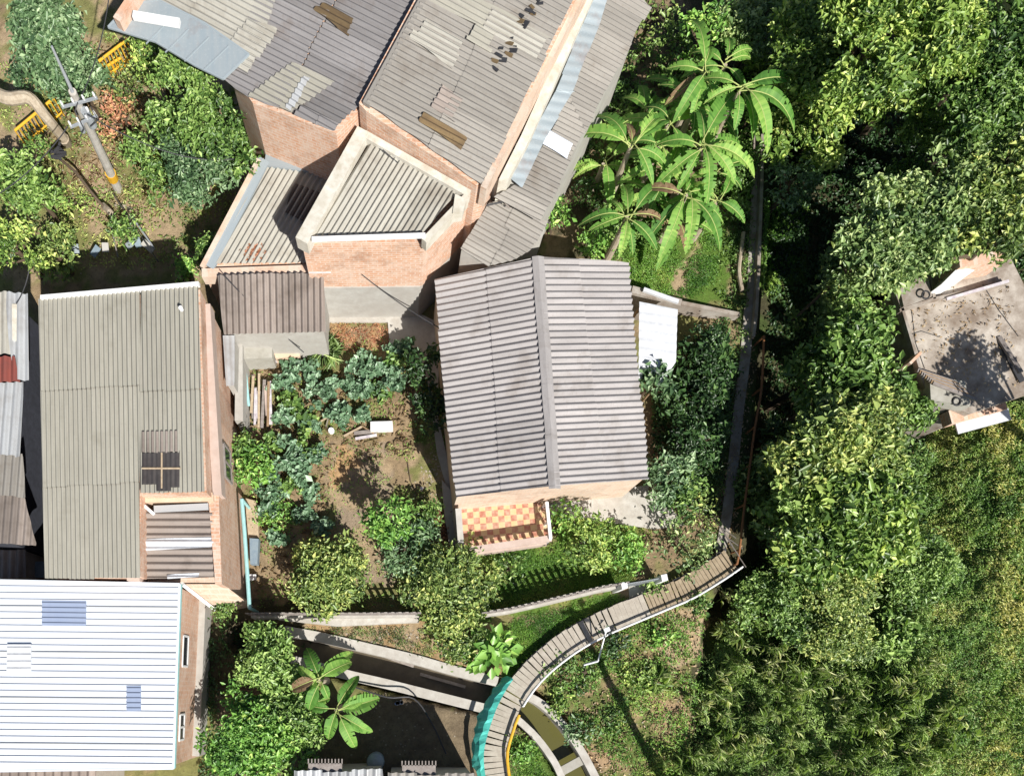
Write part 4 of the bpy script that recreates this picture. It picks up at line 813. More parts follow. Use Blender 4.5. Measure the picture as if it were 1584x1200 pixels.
# ------------------------------------------------ picket fence on low wall (bottom of garden)
def picket_fence(pts_px, label, wall_h=.75, pick_h=1.5, wmat='concrete_light', step=.27, w=.2):
    P = resample([W(x, y, wall_h) for x, y in pts_px], step); t_ = thing('picket_fence', (P[0].x, P[0].y, 0), label, 'fence'); m_ = MB()
    q = resample([W(x, y, wall_h) for x, y in pts_px], 1.0)
    for a, b in zip(q[:-1], q[1:]): m_.bar(a, b, w, wall_h + .4, wmat)
    m_.build('base_wall', t_); m_ = MB(); ra = MB()
    for i, p in enumerate(P):
        a = P[max(i - 1, 0)]; b = P[min(i + 1, len(P) - 1)]; d = (b - a).normalized(); m_.box(p, .13, .035, pick_h - wall_h + random.uniform(-.03, .03), 'timber_grey', rz=math.atan2(d.y, d.x))
    m_.build('pickets', t_)
    for h in (.2, .55):
        for a, b in zip(q[:-1], q[1:]): ra.bar(a + Vector((0, 0, h)), b + Vector((0, 0, h)), .05, .04, 'timber_grey')
    ra.build('rail', t_)
picket_fence([(388, 951), (480, 951), (560, 951), (648, 950)], 'straight slatted fence on white base wall along the bottom of the garden')
picket_fence([(745, 950), (790, 943), (830, 934), (880, 922), (930, 910), (962, 904)], 'curved slatted fence on pale base wall above the footbridge lawn')
slab([(430, 953), (650, 951), (648, 962), (520, 968), (430, 958)], .35, .5, 'concrete_light', 'base_ledge', 'white concrete ledge at the foot of the straight slatted fence', 'ledge')
gt = thing('gate', G(997, 903), 'grey grille gate between two white posts by the footbridge', 'gate'); m_ = MB(); a, b = W(970, 903, 1.2), W(1024, 894, 1.2)
for h in (0, .5, 1.0): m_.bar(a - Vector((0, 0, h)), b - Vector((0, 0, h)), .04, .04, 'steel')
for i in range(22): p = a.lerp(b, i / 21); m_.bar(p, p - Vector((0, 0, 1.1)), .02, .02, 'steel', up=(0, 1, 0))
m_.build('grille', gt)
for p in (W(966, 905, 1.35), W(1028, 893, 1.35)): m_ = MB(); m_.box((p.x, p.y, -.1), .22, .24, 1.45, 'white_paint', rz=.2); m_.build('post', gt)
slab([(972, 905), (1024, 897), (1010, 920), (975, 938)], .04, .2, 'concrete', 'gate_step', kind='structure')
# left boundary pipes and strips
tu = MB(); q = [W(x, y, 1.6) for x, y in [(374, 772), (378, 820), (382, 880), (386, 940)]]; tu.tube(q, .075, 'turquoise_paint'); tu.tube([q[-1], Vector((q[-1].x, q[-1].y, 0))], .06, 'turquoise_paint'); tu.tube([q[0], Vector((q[0].x, q[0].y, 0))], .06, 'turquoise_paint'); tag(tu.build('rail_pipe'), 'pale turquoise pipe rail along the left edge of the garden', 'pipe')
slab([(379, 770), (398, 775), (400, 830), (384, 832)], .25, .3, 'timber_pale', 'walk_board', 'pale boards laid beside the turquoise pipe rail', 'boards')
slab([(386, 832), (400, 833), (398, 872), (387, 872)], .45, .4, 'blue_tarp', 'tarp', 'grey blue tarpaulin folded against the left garden wall', 'tarp')
slab([(384, 888), (396, 888), (396, 896), (385, 897)], .3, .15, 'white_paint', 'white_block', 'small white block below the grey blue tarpaulin', 'block')
cb_ = slab([(573, 652), (607, 651), (608, 664), (573, 666)], .35, .3, 'white_paint', 'foam_box', 'white rectangular foam box lying on the garden soil', 'box')
def sticks(name, label, cat, l, z=.12, group=None):
    m_ = MB()
    for (a, b, wd, mt) in l: pa, pb_ = G(*a), G(*b); m_.bar(pa + Vector((0, 0, z + random.uniform(0, .08))), pb_ + Vector((0, 0, z + random.uniform(0, .08))), wd, .05, mt)
    return tag(m_.build(name), label, cat, group)
sticks('scrap_boards', 'grey scrap boards lying below the white foam box', 'boards', [((548, 672), (585, 668), .14, 'timber_grey'), ((550, 680), (583, 674), .1, 'cloth_white'), ((532, 676), (560, 662), .07, 'timber_pale'), ((560, 660), (578, 672), .05, 'timber')])
pl = []
for i in range(16): x = 376 + i * 3.0; pl.append(((x + random.uniform(-3, 3), 592 + random.uniform(-10, 20)), (x + random.uniform(-4, 5), 655 + random.uniform(-15, 12)), random.uniform(.06, .15), random.choice(['timber_pale', 'timber', 'timber_grey', 'cloth_white', 'plaster_peach'])))
for k_ in range(len(pl)):
    a, b, wd, mt = pl[k_]; sticks('plank', ('wide ' if wd > .1 else 'narrow ') + {'timber_pale': 'pale brown', 'timber': 'brown', 'timber_grey': 'grey', 'cloth_white': 'whitish', 'plaster_peach': 'pinkish'}[mt] + ' plank, ' + ORD[k_] + ' from the left in the pile beside the strip roof', 'plank', [(a, b, wd, mt)], .1 + .02 * k_, 'planks piled beside the strip roof')
sticks('turquoise_pole', 'turquoise pole resting on the plank pile', 'pole', [((384, 582), (389, 635), .09, 'turquoise_paint')], .5)
sticks('bamboo_pole', 'yellow bamboo pole leaning in the green bush by the left wall', 'pole', [((366, 680), (380, 698), .06, 'yellow_paint')], .8)
sticks('thin_branch', 'thin dark branch curving over the lower garden soil', 'branch', [((630, 712), (635, 745), .035, 'bark'), ((635, 745), (655, 786), .03, 'bark')], .05)
sticks('crossed_sticks', 'pale sticks crossed among the kale plants', 'sticks', [((495, 655), (520, 640), .05, 'timber_pale'), ((498, 640), (522, 658), .05, 'timber_pale'), ((505, 662), (512, 636), .04, 'timber_grey')], .15)
for x, y, lb, mt, s in ((513, 668, 'small white bucket lying beside the crossed sticks', 'white_paint', .13), (428, 559, 'small white pot in front of the peach ledge', 'cloth_white', .1), (652, 757, 'small white stone on the gravel patch left of the house', 'cloth_white', .07)):
    p = G(x, y); m_ = MB(); m_.tube([p, p + Vector((0, 0, .12)), p + Vector((0, 0, .2))], [s * .8, s, s * .9], mt, 9); tag(m_.build('garden_pot'), lb, 'pot')
# alley cloth beside left house
m_ = MB(); 
for i in range(12): p = W(333 + random.gauss(0, 3), 545 + i * 5, 1.2); m_.bar(p, p + Vector((random.uniform(-.2, .2), .2, random.uniform(-.1, .1))), .22, .06, 'cloth_white')
tag(m_.build('hanging_cloth'), 'white and purple cloths hung in the alley beside the left house', 'cloth')
slab([(332, 600), (346, 602), (352, 640), (340, 636)], .4, .4, 'plaster_cream', 'alley_step', 'small cream step in the alley beside the left house', 'step')
# ------------------------------------------------ utility pole, railings and litter top left
UP = thing('utility_pole', G(182, 292), 'pale concrete utility pole with yellow band and crossarms at the top left', 'utility pole')
b0 = G(182, 292); tp = W(112, 142, 6.2); t2 = W(80, 72, 7.6)
m_ = MB(); m_.tube([b0 - Vector((0, 0, .2)), b0.lerp(tp, .5), tp], [.175, .15, .12], 'concrete_light', 12); m_.build('shaft', UP)
m_ = MB(); m_.tube([tp, t2], [.06, .035], 'steel'); m_.build('mast', UP)
m_ = MB(); a = b0.lerp(tp, .13); b = b0.lerp(tp, .20); m_.tube([a, b], [.205, .2], 'yellow_paint', 12); m_.build('yellow_band', UP)
for (p, q, z) in (((95, 165), (150, 150), 5.9), ((108, 196), (150, 178), 5.3)):
    m_ = MB(); m_.bar(W(*p, z), W(*q, z), .06, .07, 'steel'); ca = m_.build('crossarm', UP)
    for k in range(4):
        c_ = W(*p, z).lerp(W(*q, z), .05 + .3 * k); x = MB(); x.tube([c_, c_ + Vector((0, 0, .1)), c_ + Vector((0, 0, .2))], [.02, .04, .025], 'white_paint', 8); x.build('insulator', UP)
m_ = MB(); c_ = W(137, 182, 5.2); m_.tube([c_ + Vector((0, 0, -.35)), c_ + Vector((0, 0, .3))], .14, 'steel', 14); m_.tube([c_ + Vector((.1, 0, .3)), c_ + Vector((.1, 0, .42))], .04, 'white_paint'); m_.tube([c_ + Vector((-.25, -.3, -.2)), c_ + Vector((-.2, -.3, .1))], .08, 'steel', 12); m_.build('transformer', UP)
m_ = MB(); m_.tube([W(120, 160, 5.9), W(116, 172, 5.8), W(130, 200, 5.5), W(124, 212, 5.3)], .02, 'dark_steel', 6); m_.tube([W(140, 165, 5.8), W(152, 186, 5.4), W(140, 196, 5.2)], .018, 'dark_steel', 6); m_.build('jumper_wire', UP)
# pole standing just below the frame whose long shadow crosses the bank and the bridge
UP2 = thing('utility_pole', (10.2, -3.9, 0), 'concrete utility pole just below the frame casting the long thin shadow', 'utility pole')
m_ = MB(); m_.tube([(10.2, -3.9, -1), (10.2, -3.9, 5), (10.2, -3.9, 8.1)], [.17, .14, .11], 'concrete_light', 12); m_.build('shaft', UP2); m_ = MB(); m_.bar((9.75, -3.9, 8.0), (10.65, -3.9, 8.0), .09, .1, 'steel'); m_.build('crossarm', UP2)
def cable(a, b, sag, label, r=.018):
    m_ = MB(); P = [a.lerp(b, t) - Vector((0, 0, sag * 4 * t * (1 - t))) for t in np.linspace(0, 1, 14)]; m_.tube(P, r, 'dark_steel', 5); tag(m_.build('cable'), label, 'cable')
cable(W(345, 425, 3.4), W(470, 545, 1.5), .25, 'thin dark cable sagging across the brown shed roof')
cable(W(560, 425, 3.2), W(685, 510, 2.6), .2, 'thin dark cable crossing the patio to the ridged house')
cable(W(175, 300, 1.0), W(245, 405, 1.5), .2, 'thin dark cable dropping from the utility pole to the shaded alley', .02)
cable(W(45, 418, 4.2), W(25, 470, 4.1), .1, 'short dark cable above the far left roof')
cable(W(592, 232, 5.6), W(735, 300, 5.3), .5, 'black cable drooping over the annex parapet')
cable(W(135, 178, 5.9), W(362, 246, 3.7), .7, 'dark service cable from the utility pole to the wedge roofed extension')
cable(W(105, 196, 5.3), W(-60, 330, 5.0), .4, 'dark cable running from the utility pole out of the left edge')
cable(W(120, 160, 5.9), W(175, -60, 6.0), .4, 'dark cable running from the utility pole out of the top edge')
def railing(p0, p1, z, label, n=10, posts=True, h=.9, mat='yellow_paint', tr=.05):
    a, b = W(*p0, z), W(*p1, z); t_ = thing('yellow_railing', (a.x, a.y, z - h), label, 'railing'); m_ = MB(); m_.tube([a, b], tr, mat); m_.build('rail', t_); m_ = MB(); m_.tube([a - Vector((0, 0, h * .8)), b - Vector((0, 0, h * .8))], tr * .7, mat); m_.build('rail', t_)
    if posts:
        m_ = MB()
        for i in range(n): p = a.lerp(b, i / (n - 1)); m_.tube([p, p - Vector((0, 0, h))], .022, mat, 6)
        m_.build('bars', t_)
railing((150, 97), (196, 62), 1.1, 'yellow painted railing under the corner of the big roof')
railing((160, 106), (186, 90), .6, 'lower yellow railing below the first one by the roof corner', 5)
railing((23, 202), (83, 152), 1.1, 'yellow painted railing behind the pale bare trunk', 12)
railing((203, 205), (238, 228), .9, 'short yellow rail between reddish bush and green tree', 3, True)
bt = MB(); bt.tube(spline([W(-30, 130, 3.0), W(10, 152, 3.0), W(45, 152, 2.8), W(72, 182, 2.2), (W(98, 214, 1.0))], 5), [.22 - .002 * i for i in range(21)], 'bark_pale', 10); bt.tube([W(98, 214, 1.0), G(104, 222)], .2, 'bark_pale'); tag(bt.build('bare_trunk'), 'pale bare crooked trunk at the left edge near the utility pole', 'trunk')
bt = MB(); bt.tube(spline([W(160, 318, .6), W(172, 330, .8), W(178, 344, .3)], 5), .11, 'bark_pale'); bt.tube(spline([W(92, 246, 1.2), W(118, 268, 1.3), W(140, 296, 1.1), W(162, 322, .7)], 5), .05, 'bark'); tag(bt.build('cut_stump'), 'pale cut stump with a dark tube drawn for a curved shadow below the utility pole', 'stump')  # thin dark tube takes the place of a curved shadow on the slope
m_ = MB()
for i in range(14): p = W(84 + random.gauss(0, 5), 238 - (i - 7) * .6 + random.gauss(0, 2), 1.5 + random.random() * .3); m_.bar(p, p + Vector((random.uniform(.1, .4), random.uniform(0, .25), random.uniform(-.1, .1))), .08, .05, 'dark_steel')
tag(m_.build('dark_wreckage'), 'dark tangled metal scraps left of the utility pole', 'scrap')
def rocks(name, label, px, py, n, spread, s, mat='stone', group=None, kind=None):
    m_ = MB()
    for i in range(n):
        c = G(px + random.gauss(0, spread[0]), py + random.gauss(0, spread[1])); rr2 = s * random.uniform(.5, 1.2); th0 = random.random() * 6; k = 6
        r1 = [c + Vector((rr2 * random.uniform(.8, 1.1) * math.cos(th0 + j), rr2 * random.uniform(.7, 1) * math.sin(th0 + j), -.03)) for j in np.arange(k) * 6.283 / k]; r2 = [c + (p - c) * .62 + Vector((0, 0, rr2 * random.uniform(.4, .8))) for p in r1]
        for j in range(k): m_.face([r1[j], r1[(j + 1) % k], r2[(j + 1) % k], r2[j]], mat, random.random())
        m_.face(r2, mat, random.random())
    return tag(m_.build(name), label, name.replace('_', ' '), group, kind)
rocks('pale_rocks', 'pale rocks heaped at the foot of the utility pole', 194, 322, 6, (6, 6), .22, kind='stuff')
rocks('rubble', 'loose rubble scattered on the orange bank above the canal', 600, 985, 90, (70, 10), .07, kind='stuff')
rocks('gravel', 'pale gravel patch left of the ridged house', 672, 735, 160, (14, 22), .05, kind='stuff')
rocks('pebbles', 'small stones scattered over the lower garden soil', 545, 800, 130, (55, 60), .035, kind='stuff')
rocks('litter', 'small stones and litter on the shaded yard at the bottom', 620, 1120, 90, (50, 35), .05, kind='stuff')
rocks('bank_stones', 'stones on the bank right of the footbridge', 980, 1060, 130, (60, 60), .05, kind='stuff')
rocks('slope_stones', 'stones on the tan slope around the utility pole', 160, 250, 130, (70, 70), .05, kind='stuff')
for i in range(6): p = G(128 + i * 24 + random.uniform(-5, 5), 402 + random.uniform(-10, 12)); sc_ = MB(); sc_.bar(p + Vector((0, 0, .5)), p + Vector((random.uniform(-.4, .4), .3, .6)), .25, .04, ['sheet_blue', 'blue_tarp', 'plaster'][i % 3]); tag(sc_.build('scrap_sheet'), ['pale blue', 'dark blue', 'grey'][i % 3] + ' scrap sheet, ' + ORD[i] + ' from the left in the dark alley', 'scrap sheet', 'scrap sheets in the dark alley')
for lb_, s_ in (('short grey rod lying at the left of the dark alley', ((122, 392), (116, 425), .04, 'steel')), ('brownish rod lying across the middle of the dark alley', ((180, 360), (192, 412), .04, 'timber_grey')), ('long grey rod slanting across the right of the dark alley', ((214, 352), (246, 398), .06, 'steel'))): sticks('metal_rod', lb_, 'rod', [s_], .6)
m_ = MB(); cpt = W(580, 1180, 1.6); m_.tube([Vector((cpt.x, cpt.y, -.1)), Vector((cpt.x, cpt.y, .9)), Vector((cpt.x, cpt.y, 1.0))], [.3, .34, .3], 'blue_tarp', 16); m_.tube([Vector((cpt.x, cpt.y, 1.0)), Vector((cpt.x, cpt.y, 1.08))], [.3, .1], 'steel', 16); tag(m_.build('water_drum'), 'round blue grey drum beside the bottom edge roofs', 'drum')
m_ = MB(); m_.tube(spline([W(548, 1062, .4), W(600, 1078, .6), W(640, 1080, .5), W(668, 1118, .4), W(690, 1165, .4)], 5), .03, 'dark_steel'); tag(m_.build('black_hose'), 'dark hose curving across the shaded yard below the canal', 'hose')
m_ = MB(); 
for i in range(9): p = W(617 + random.gauss(0, 2.5), 1086 + random.gauss(0, 2), .1); m_.box(p, .12, .1, .12, random.choice(['blue_plastic', 'cloth_white', 'dark_steel']), rz=i)
tag(m_.build('rubbish_heap'), 'small heap of pale rubbish in the shade below the canal wall', 'rubbish')

# ================================================================= PLANTS
def banana(px, py, ztop, label, leaves, scale=1.0, wide=1.0, group='banana plants', drop=1.0, seedn=0):
    """leaves: list of (angle deg in the photo, 0 = right, 90 = up; length px)"""
    rs = random.Random(seedn * 7 + 3); c = W(px, py, ztop); g = G(NX + (px - NX) * (H - ztop) / H, NY + (py - NY) * (H - ztop) / H)
    root = thing('banana_plant', (c.x, c.y, g.z), label, 'banana plant', group)
    m_ = MB(); m_.tube([Vector((c.x, c.y, g.z - .1)), Vector((c.x + .03, c.y, (g.z + ztop) / 2)), c - Vector((0, 0, .15))], [.16, .12, .07], 'leaf_olive' if False else 'bark_pale', 10); m_.build('trunk', root)
    for li, (ang, lp) in enumerate(leaves):
        L = lp * (H - ztop) / F * 1.22 * scale * rs.uniform(.72, 1.12); th = math.radians(ang + rs.uniform(-12, 12)); d = Vector((math.cos(th), math.sin(th), 0)); s = Vector((-d.y, d.x, 0)); N = 44; wmax = (L * rs.uniform(.065, .11) + .055) * wide
        m_ = MB(); rise = rs.uniform(.22, .38); fall = rs.uniform(.35, .75) * drop; pts = []; of = Vector((rs.uniform(-.1, .1), rs.uniform(-.1, .1), rs.uniform(-.25, .05))); cx = rs.uniform(-.12, .12); roll = rs.uniform(-.35, .35)
        for i in range(N + 1):
            t = i / N; pts.append(c + of + d * L * t * (1 - .06 * t) + s * (cx * L * t * t) + Vector((0, 0, L * (rise * t * 1.6 - (rise * 1.6 + fall * .55) * t * t))))
        kf = rs.uniform(.1, .75); tb = rs.gauss(.5, .2); tr_ = rs.choice([.05, .15, .3]); lm = 'dry_leaf' if rs.random() < .035 else 'leaf_banana'
        def wd(t): 
            return 0 if t < .16 else wmax * min(1, ((t - .16) / .2) ** .6) * max(0, (1 - ((t - .16) / .84) ** 4)) ** .8
        for side in (1, -1):
            for i in range(6, N):
                t0, t1 = i / N, (i + 1) / N; w0, w1 = wd(t0), wd(t1); tear = rs.random() < tr_
                up = Vector((0, 0, 1)); k = kf + roll * side; e = Vector((0, 0, 0))
                a, b = pts[i], pts[i + 1]; q0 = a + s * side * w0 + up * (k * w0 * .5) + d * w0 * .25 + e; q1 = b + s * side * w1 + up * (k * w1 * .5) + d * w1 * .25 + e
                m0 = a + s * side * w0 * .55 + up * (k * w0 * .45) + d * w0 * .1; m1 = b + s * side * w1 * .55 + up * (k * w1 * .45) + d * w1 * .1
                ta = tb + rs.gauss(0, .09)
                for F4 in ([a, m0, m1, b],) if tear else ([a, m0, m1, b], [m0, q0, q1, m1]): m_.face(F4 if side < 0 else F4[::-1], lm, max(0, min(1, ta)))
        m_.tube([p + Vector((0, 0, .012)) for p in pts[::4]], [.02 * (1 - .7 * i / 11) for i in range(len(pts[::4]))], 'midrib', 5); m_.build('leaf', root)
    return root
banana(978, 222, 3.4, 'banana plant with two leaves reaching over the side wing roof', [(150, 78), (168, 80), (112, 72), (62, 85), (35, 80), (100, 50), (-20, 60), (-60, 55)], seedn=1)
banana(972, 332, 3.0, 'star shaped banana plant just above the ridged house', [(88, 62), (45, 75), (178, 70), (205, 75), (-5, 65), (-35, 60), (-70, 58), (-100, 62), (-85, 45), (130, 40)], seedn=2)
banana(1090, 112, 3.4, 'banana plant at the top with an upright leaf pointing up', [(95, 95), (160, 60), (205, 55), (70, 45), (-60, 60), (-100, 75), (-20, 55), (-125, 60)], seedn=3)
banana(1146, 138, 3.8, 'banana plant with long torn leaves fanning to the right', [(30, 60), (5, 90), (-22, 90), (-50, 85), (-85, 55), (150, 60), (200, 50), (-68, 70)], seedn=4)
banana(1086, 226, 3.4, 'banana plant in the middle of the grove', [(20, 75), (-10, 90), (-48, 90), (70, 95), (95, 70), (-75, 75), (-120, 60), (180, 60), (210, 65), (140, 50)], seedn=5)
banana(1064, 298, 3.0, 'banana plant at the lower right of the grove', [(-20, 80), (-55, 85), (-75, 80), (-100, 80), (-125, 60), (60, 50), (10, 60), (170, 60)], seedn=6)
banana(1030, 262, 2.4, 'small banana plant half hidden between the others', [(150, 55), (190, 60), (60, 55), (-30, 50), (-110, 50), (100, 40)], seedn=7)
banana(1035, 190, 2.6, 'young banana plant near the left of the grove', [(130, 50), (40, 60), (170, 60), (-60, 55), (-120, 50)], seedn=17)
for bi, (x, y, z, lb) in enumerate(((935, 250, 1.6, 'low young banana plant close to the side wing'), (1010, 300, 1.7, 'young banana plant between the star shaped one and the grove'), (1112, 178, 2.2, 'small banana plant below the fan shaped one'), (1060, 150, 1.8, 'young banana plant under the upright leaf'), (1110, 262, 1.8, 'small banana plant near the path edge of the grove'), (1045, 335, 1.5, 'small banana plant at the grassy bottom of the grove'), (1000, 180, 1.7, 'small ragged banana plant above the left one'), (1125, 95, 3.0, 'ragged banana plant between the two topmost ones'), (1020, 225, 2.9, 'leafy banana plant right of the one over the wing roof'), (1110, 310, 2.4, 'banana plant spreading toward the path at the lower right'), (1075, 165, 3.0, 'banana plant directly below the upright leaf'))):
    ra_ = random.Random(bi + 40); banana(x, y, z, lb, [(ra_.uniform(0, 60) + a, ra_.uniform(38, 66)) for a in range(0, 360, 58)], seedn=20 + bi)
banana(492, 1052, 3.0, 'banana plant beside the bottom left trees near the canal', [(100, 60), (55, 62), (150, 45), (200, 50), (25, 45), (-120, 50), (-60, 30)], seedn=8, wide=1.35, group='banana plants near the canal')
banana(520, 1098, 2.6, 'lower banana plant with wide leaves over the shaded yard', [(25, 62), (10, 68), (-18, 62), (-40, 60), (-75, 70), (-110, 60), (60, 50), (180, 50)], seedn=9, wide=1.35, group='banana plants near the canal')

banana(468, 1085, 2.4, 'small banana plant at the left of the canal side group', [(120, 45), (60, 50), (180, 42), (10, 48), (240, 40), (300, 45)], seedn=31, wide=1.35, group='banana plants near the canal')
# ---- broad leafed plants built as rosettes
def rosette(px, py, h, rpx, nleaf, mat, label, name='broadleaf_plant', group=None, asp=.55, seedn=0, lay=3, L=None):
    rs = np.random.RandomState(seedn + 50); c = G(px, py); r = rpx * (H - h) / F; root = thing(name, c, label, 'plant', group); P = []; D = []; Ls = []
    for i in range(nleaf):
        th = rs.rand() * 6.283; rho = r * math.sqrt(rs.rand()); P.append((c.x + rho * math.cos(th), c.y + rho * math.sin(th), c.z + h * (1 - .5 * rho / r) * rs.uniform(.6, 1))); D.append((math.cos(th), math.sin(th), rs.uniform(-.3, .1))); Ls.append((L or r * .45) * rs.uniform(.7, 1.2))
    leaf_object('foliage', np.array(P), np.array(Ls), asp, mat, rs.normal(.5, .22, nleaf), root, seed=seedn, D=np.array(D), up=1.4)
    m_ = MB()
    for i in range(0, nleaf, max(1, nleaf // 12)): m_.tube([c, Vector(P[i])], [.03, .012], 'bark', 5)
    m_.build('stem', root); return root
rosette(757, 1008, 1.3, 42, 75, 'leaf_bright', 'big shiny leafed plant beside the top of the turquoise net', seedn=1, asp=.75, L=.5)
# spiky plant
def spiky(px, py, h, rpx, n, mat, label, seedn=0, name='spiky_plant'):
    rs = np.random.RandomState(seedn + 9); c = G(px, py); r = rpx * (H - h) / F; th = rs.rand(n) * 6.283; D = np.stack([np.cos(th), np.sin(th), rs.uniform(.0, .8, n)], 1); P = np.array(c) + D * r * .5 + np.array([0, 0, .1]); root = thing(name, c, label, 'plant')
    leaf_object('foliage', P, np.full(n, r) * rs.uniform(.8, 1.1, n), .1, mat, rs.normal(.5, .2, n), root, D=D, up=.6, seed=seedn, droop=.05); m_ = MB(); m_.tube([c - Vector((0, 0, .05)), c + Vector((0, 0, .15))], .07, 'bark'); m_.build('stem', root)
spiky(505, 548, .9, 34, 90, 'leaf_greygreen', 'grey green spiky plant at the shed corner', 1)
spiky(1010, 960 + 90, .7, 30, 70, 'leaf_reed', 'spiky tuft on the bank right of the bridge', 2)

# ---- trees.  (px, py, top height, radius px)
def T_(*a, **k): return tree(*a, **k)
G1 = 'trees of the dense wood on the right'
T_(1180, 30, 3.2, 62, 'leaf_greygreen', 'grey green tree at the top above the banana grove', dens=150, leaf=.16)
T_(1262, 50, 4.6, 75, 'leaf_yellowgreen', 'yellow green tree at the top right of the banana grove', leaf=.17, dens=170)
T_(1365, 45, 7.0, 85, 'leaf_yellowgreen', 'bright yellow green tree above the dark gap at the top right', leaf=.19, dens=170, tshift=.08)
T_(1455, 60, 7.0, 70, 'leaf_yellowgreen', 'yellow green tree right of the brightest one along the top edge', leaf=.18, dens=170)
T_(1545, 60, 7.0, 85, 'leaf_mid', 'dense mid green tree in the top right corner', leaf=.15, dens=190)
T_(1520, 165, 6.5, 75, 'leaf_mid', 'dense mid green tree along the right edge below the corner', leaf=.15, dens=190)
T_(1560, 255, 6.5, 62, 'leaf_olive', 'olive green tree at the right edge above the flat concrete roof', leaf=.16, dens=170)
T_(1295, 150, 4.4, 48, 'leaf_yellowgreen', 'small yellow tipped tree left of the dark gap', leaf=.17, dens=150, tshift=.12)
T_(1235, 150, 3.0, 45, 'leaf_olive', 'olive tree with yellow tips beside the right hand banana leaves', leaf=.17, dens=120, tshift=.1)
T_(1485, 290, 6.2, 80, 'leaf_greygreen', 'pale green tree with small glossy leaves below the dark gap', leaf=.17, dens=190)
T_(1400, 355, 6.0, 85, 'leaf_greygreen', 'pale olive green tree above left of the flat concrete roof', leaf=.18, dens=190)
T_(1345, 395, 5.0, 45, 'leaf_olive', 'small olive tree at the left end of the pale trees', leaf=.17, dens=160)
T_(1555, 350, 6.2, 52, 'leaf_olive', 'olive green tree just above the right end of the flat roof', leaf=.17, dens=170)
T_(1228, 275, 2.2, 38, 'leaf_bluegreen', 'blue green bush beside the upper end of the concrete path', kind='leafy_shrub', cat='shrub', leaf=.14, dens=160)
T_(1330, 520, 4.4, 58, 'leaf_mid', 'open branched tree with big leaves left of the flat concrete roof', leaf=.25, dens=75, lobes=14)
T_(1300, 545, 3.0, 46, 'leaf_mid', 'shaggy green tree nearest the ravine left of the flat roof', leaf=.24, dens=70, lobes=13)
T_(1290, 605, 3.4, 44, 'leaf_mid', 'straggly green tree below the shaggy one near the ravine', leaf=.24, dens=80, lobes=10)
T_(1365, 590, 3.6, 45, 'leaf_mid', 'bright leafed tree beside the lower left corner of the flat roof', leaf=.22, dens=90, lobes=10)
T_(1300, 690, 4.6, 85, 'leaf_olive', 'olive and yellow leafed tree below the open branched tree', leaf=.21, dens=140)
T_(1375, 665, 4.6, 60, 'leaf_olive', 'olive tree with yellow tips below the flat concrete roof', leaf=.19, dens=140, tshift=.1)
T_(1268, 765, 4.0, 60, 'leaf_mid', 'broad leafed green tree bordering the ravine', leaf=.24, dens=140, tshift=.2)
T_(1340, 790, 4.6, 85, 'leaf_yellowgreen', 'large yellow green tree in the middle of the right wood', leaf=.23, dens=150)
T_(1250, 850, 4.0, 50, 'leaf_yellowgreen', 'yellow green tree at the bottom of the ravine', leaf=.23, dens=140)
T_(1300, 880, 3.6, 62, 'leaf_olive', 'finely leafed olive tree below the large yellow green tree', leaf=.12, dens=260, tshift=.1)
T_(1210, 940, 1.8, 60, 'leaf_mid', 'feathery green bush below the ravine', kind='leafy_shrub', cat='shrub', leaf=.13, dens=220)
T_(1290, 960, 2.0, 65, 'leaf_olive', 'flat topped olive bush in the lower right wood', kind='leafy_shrub', cat='shrub', leaf=.12, dens=240, tshift=.08)
T_(1430, 880, 1.4, 58, 'leaf_mid', 'fresh green low bush in the overgrown field', kind='leafy_shrub', cat='shrub', leaf=.12, dens=220, tshift=.15)
T_(1400, 720, 2.0, 45, 'leaf_mid', 'fresh green bush below the white canopy of the flat roof house', kind='leafy_shrub', cat='shrub', leaf=.12, dens=200)
T_(1395, 985, 1.3, 42, 'leaf_mid', 'small leafy bush with pale leaves in the lower right', kind='leafy_shrub', cat='shrub', leaf=.18, dens=150, tshift=.2)
# house right side, in shade
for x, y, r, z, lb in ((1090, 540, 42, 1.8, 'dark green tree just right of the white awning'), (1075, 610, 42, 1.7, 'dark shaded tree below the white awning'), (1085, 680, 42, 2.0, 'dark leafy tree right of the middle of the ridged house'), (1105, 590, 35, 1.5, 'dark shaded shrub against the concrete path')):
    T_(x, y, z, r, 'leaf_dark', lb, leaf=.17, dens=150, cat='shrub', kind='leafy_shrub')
T_(1012, 590, 2.8, 28, 'leaf_bluegreen', 'blue green papaya like plant over the lower end of the white awning', kind='leafy_shrub', cat='shrub', leaf=.22, dens=90, lobes=6)
T_(1035, 735, 2.6, 36, 'leaf_bluegreen', 'rounded blue green tree at the lower right corner of the ridged roof', leaf=.19, dens=150)
T_(1065, 760, 2.2, 32, 'leaf_mid', 'small glossy tree beside the rounded blue green one', leaf=.16, dens=140)
T_(1065, 845, 1.8, 48, 'leaf_greygreen', 'sparse grey green tree by the gate', leaf=.13, dens=70, lsz=(.2, .32))
T_(1085, 795, 1.6, 32, 'leaf_olive', 'thin olive shrub between the yard paving and the path', kind='leafy_shrub', cat='shrub', leaf=.13, dens=70)
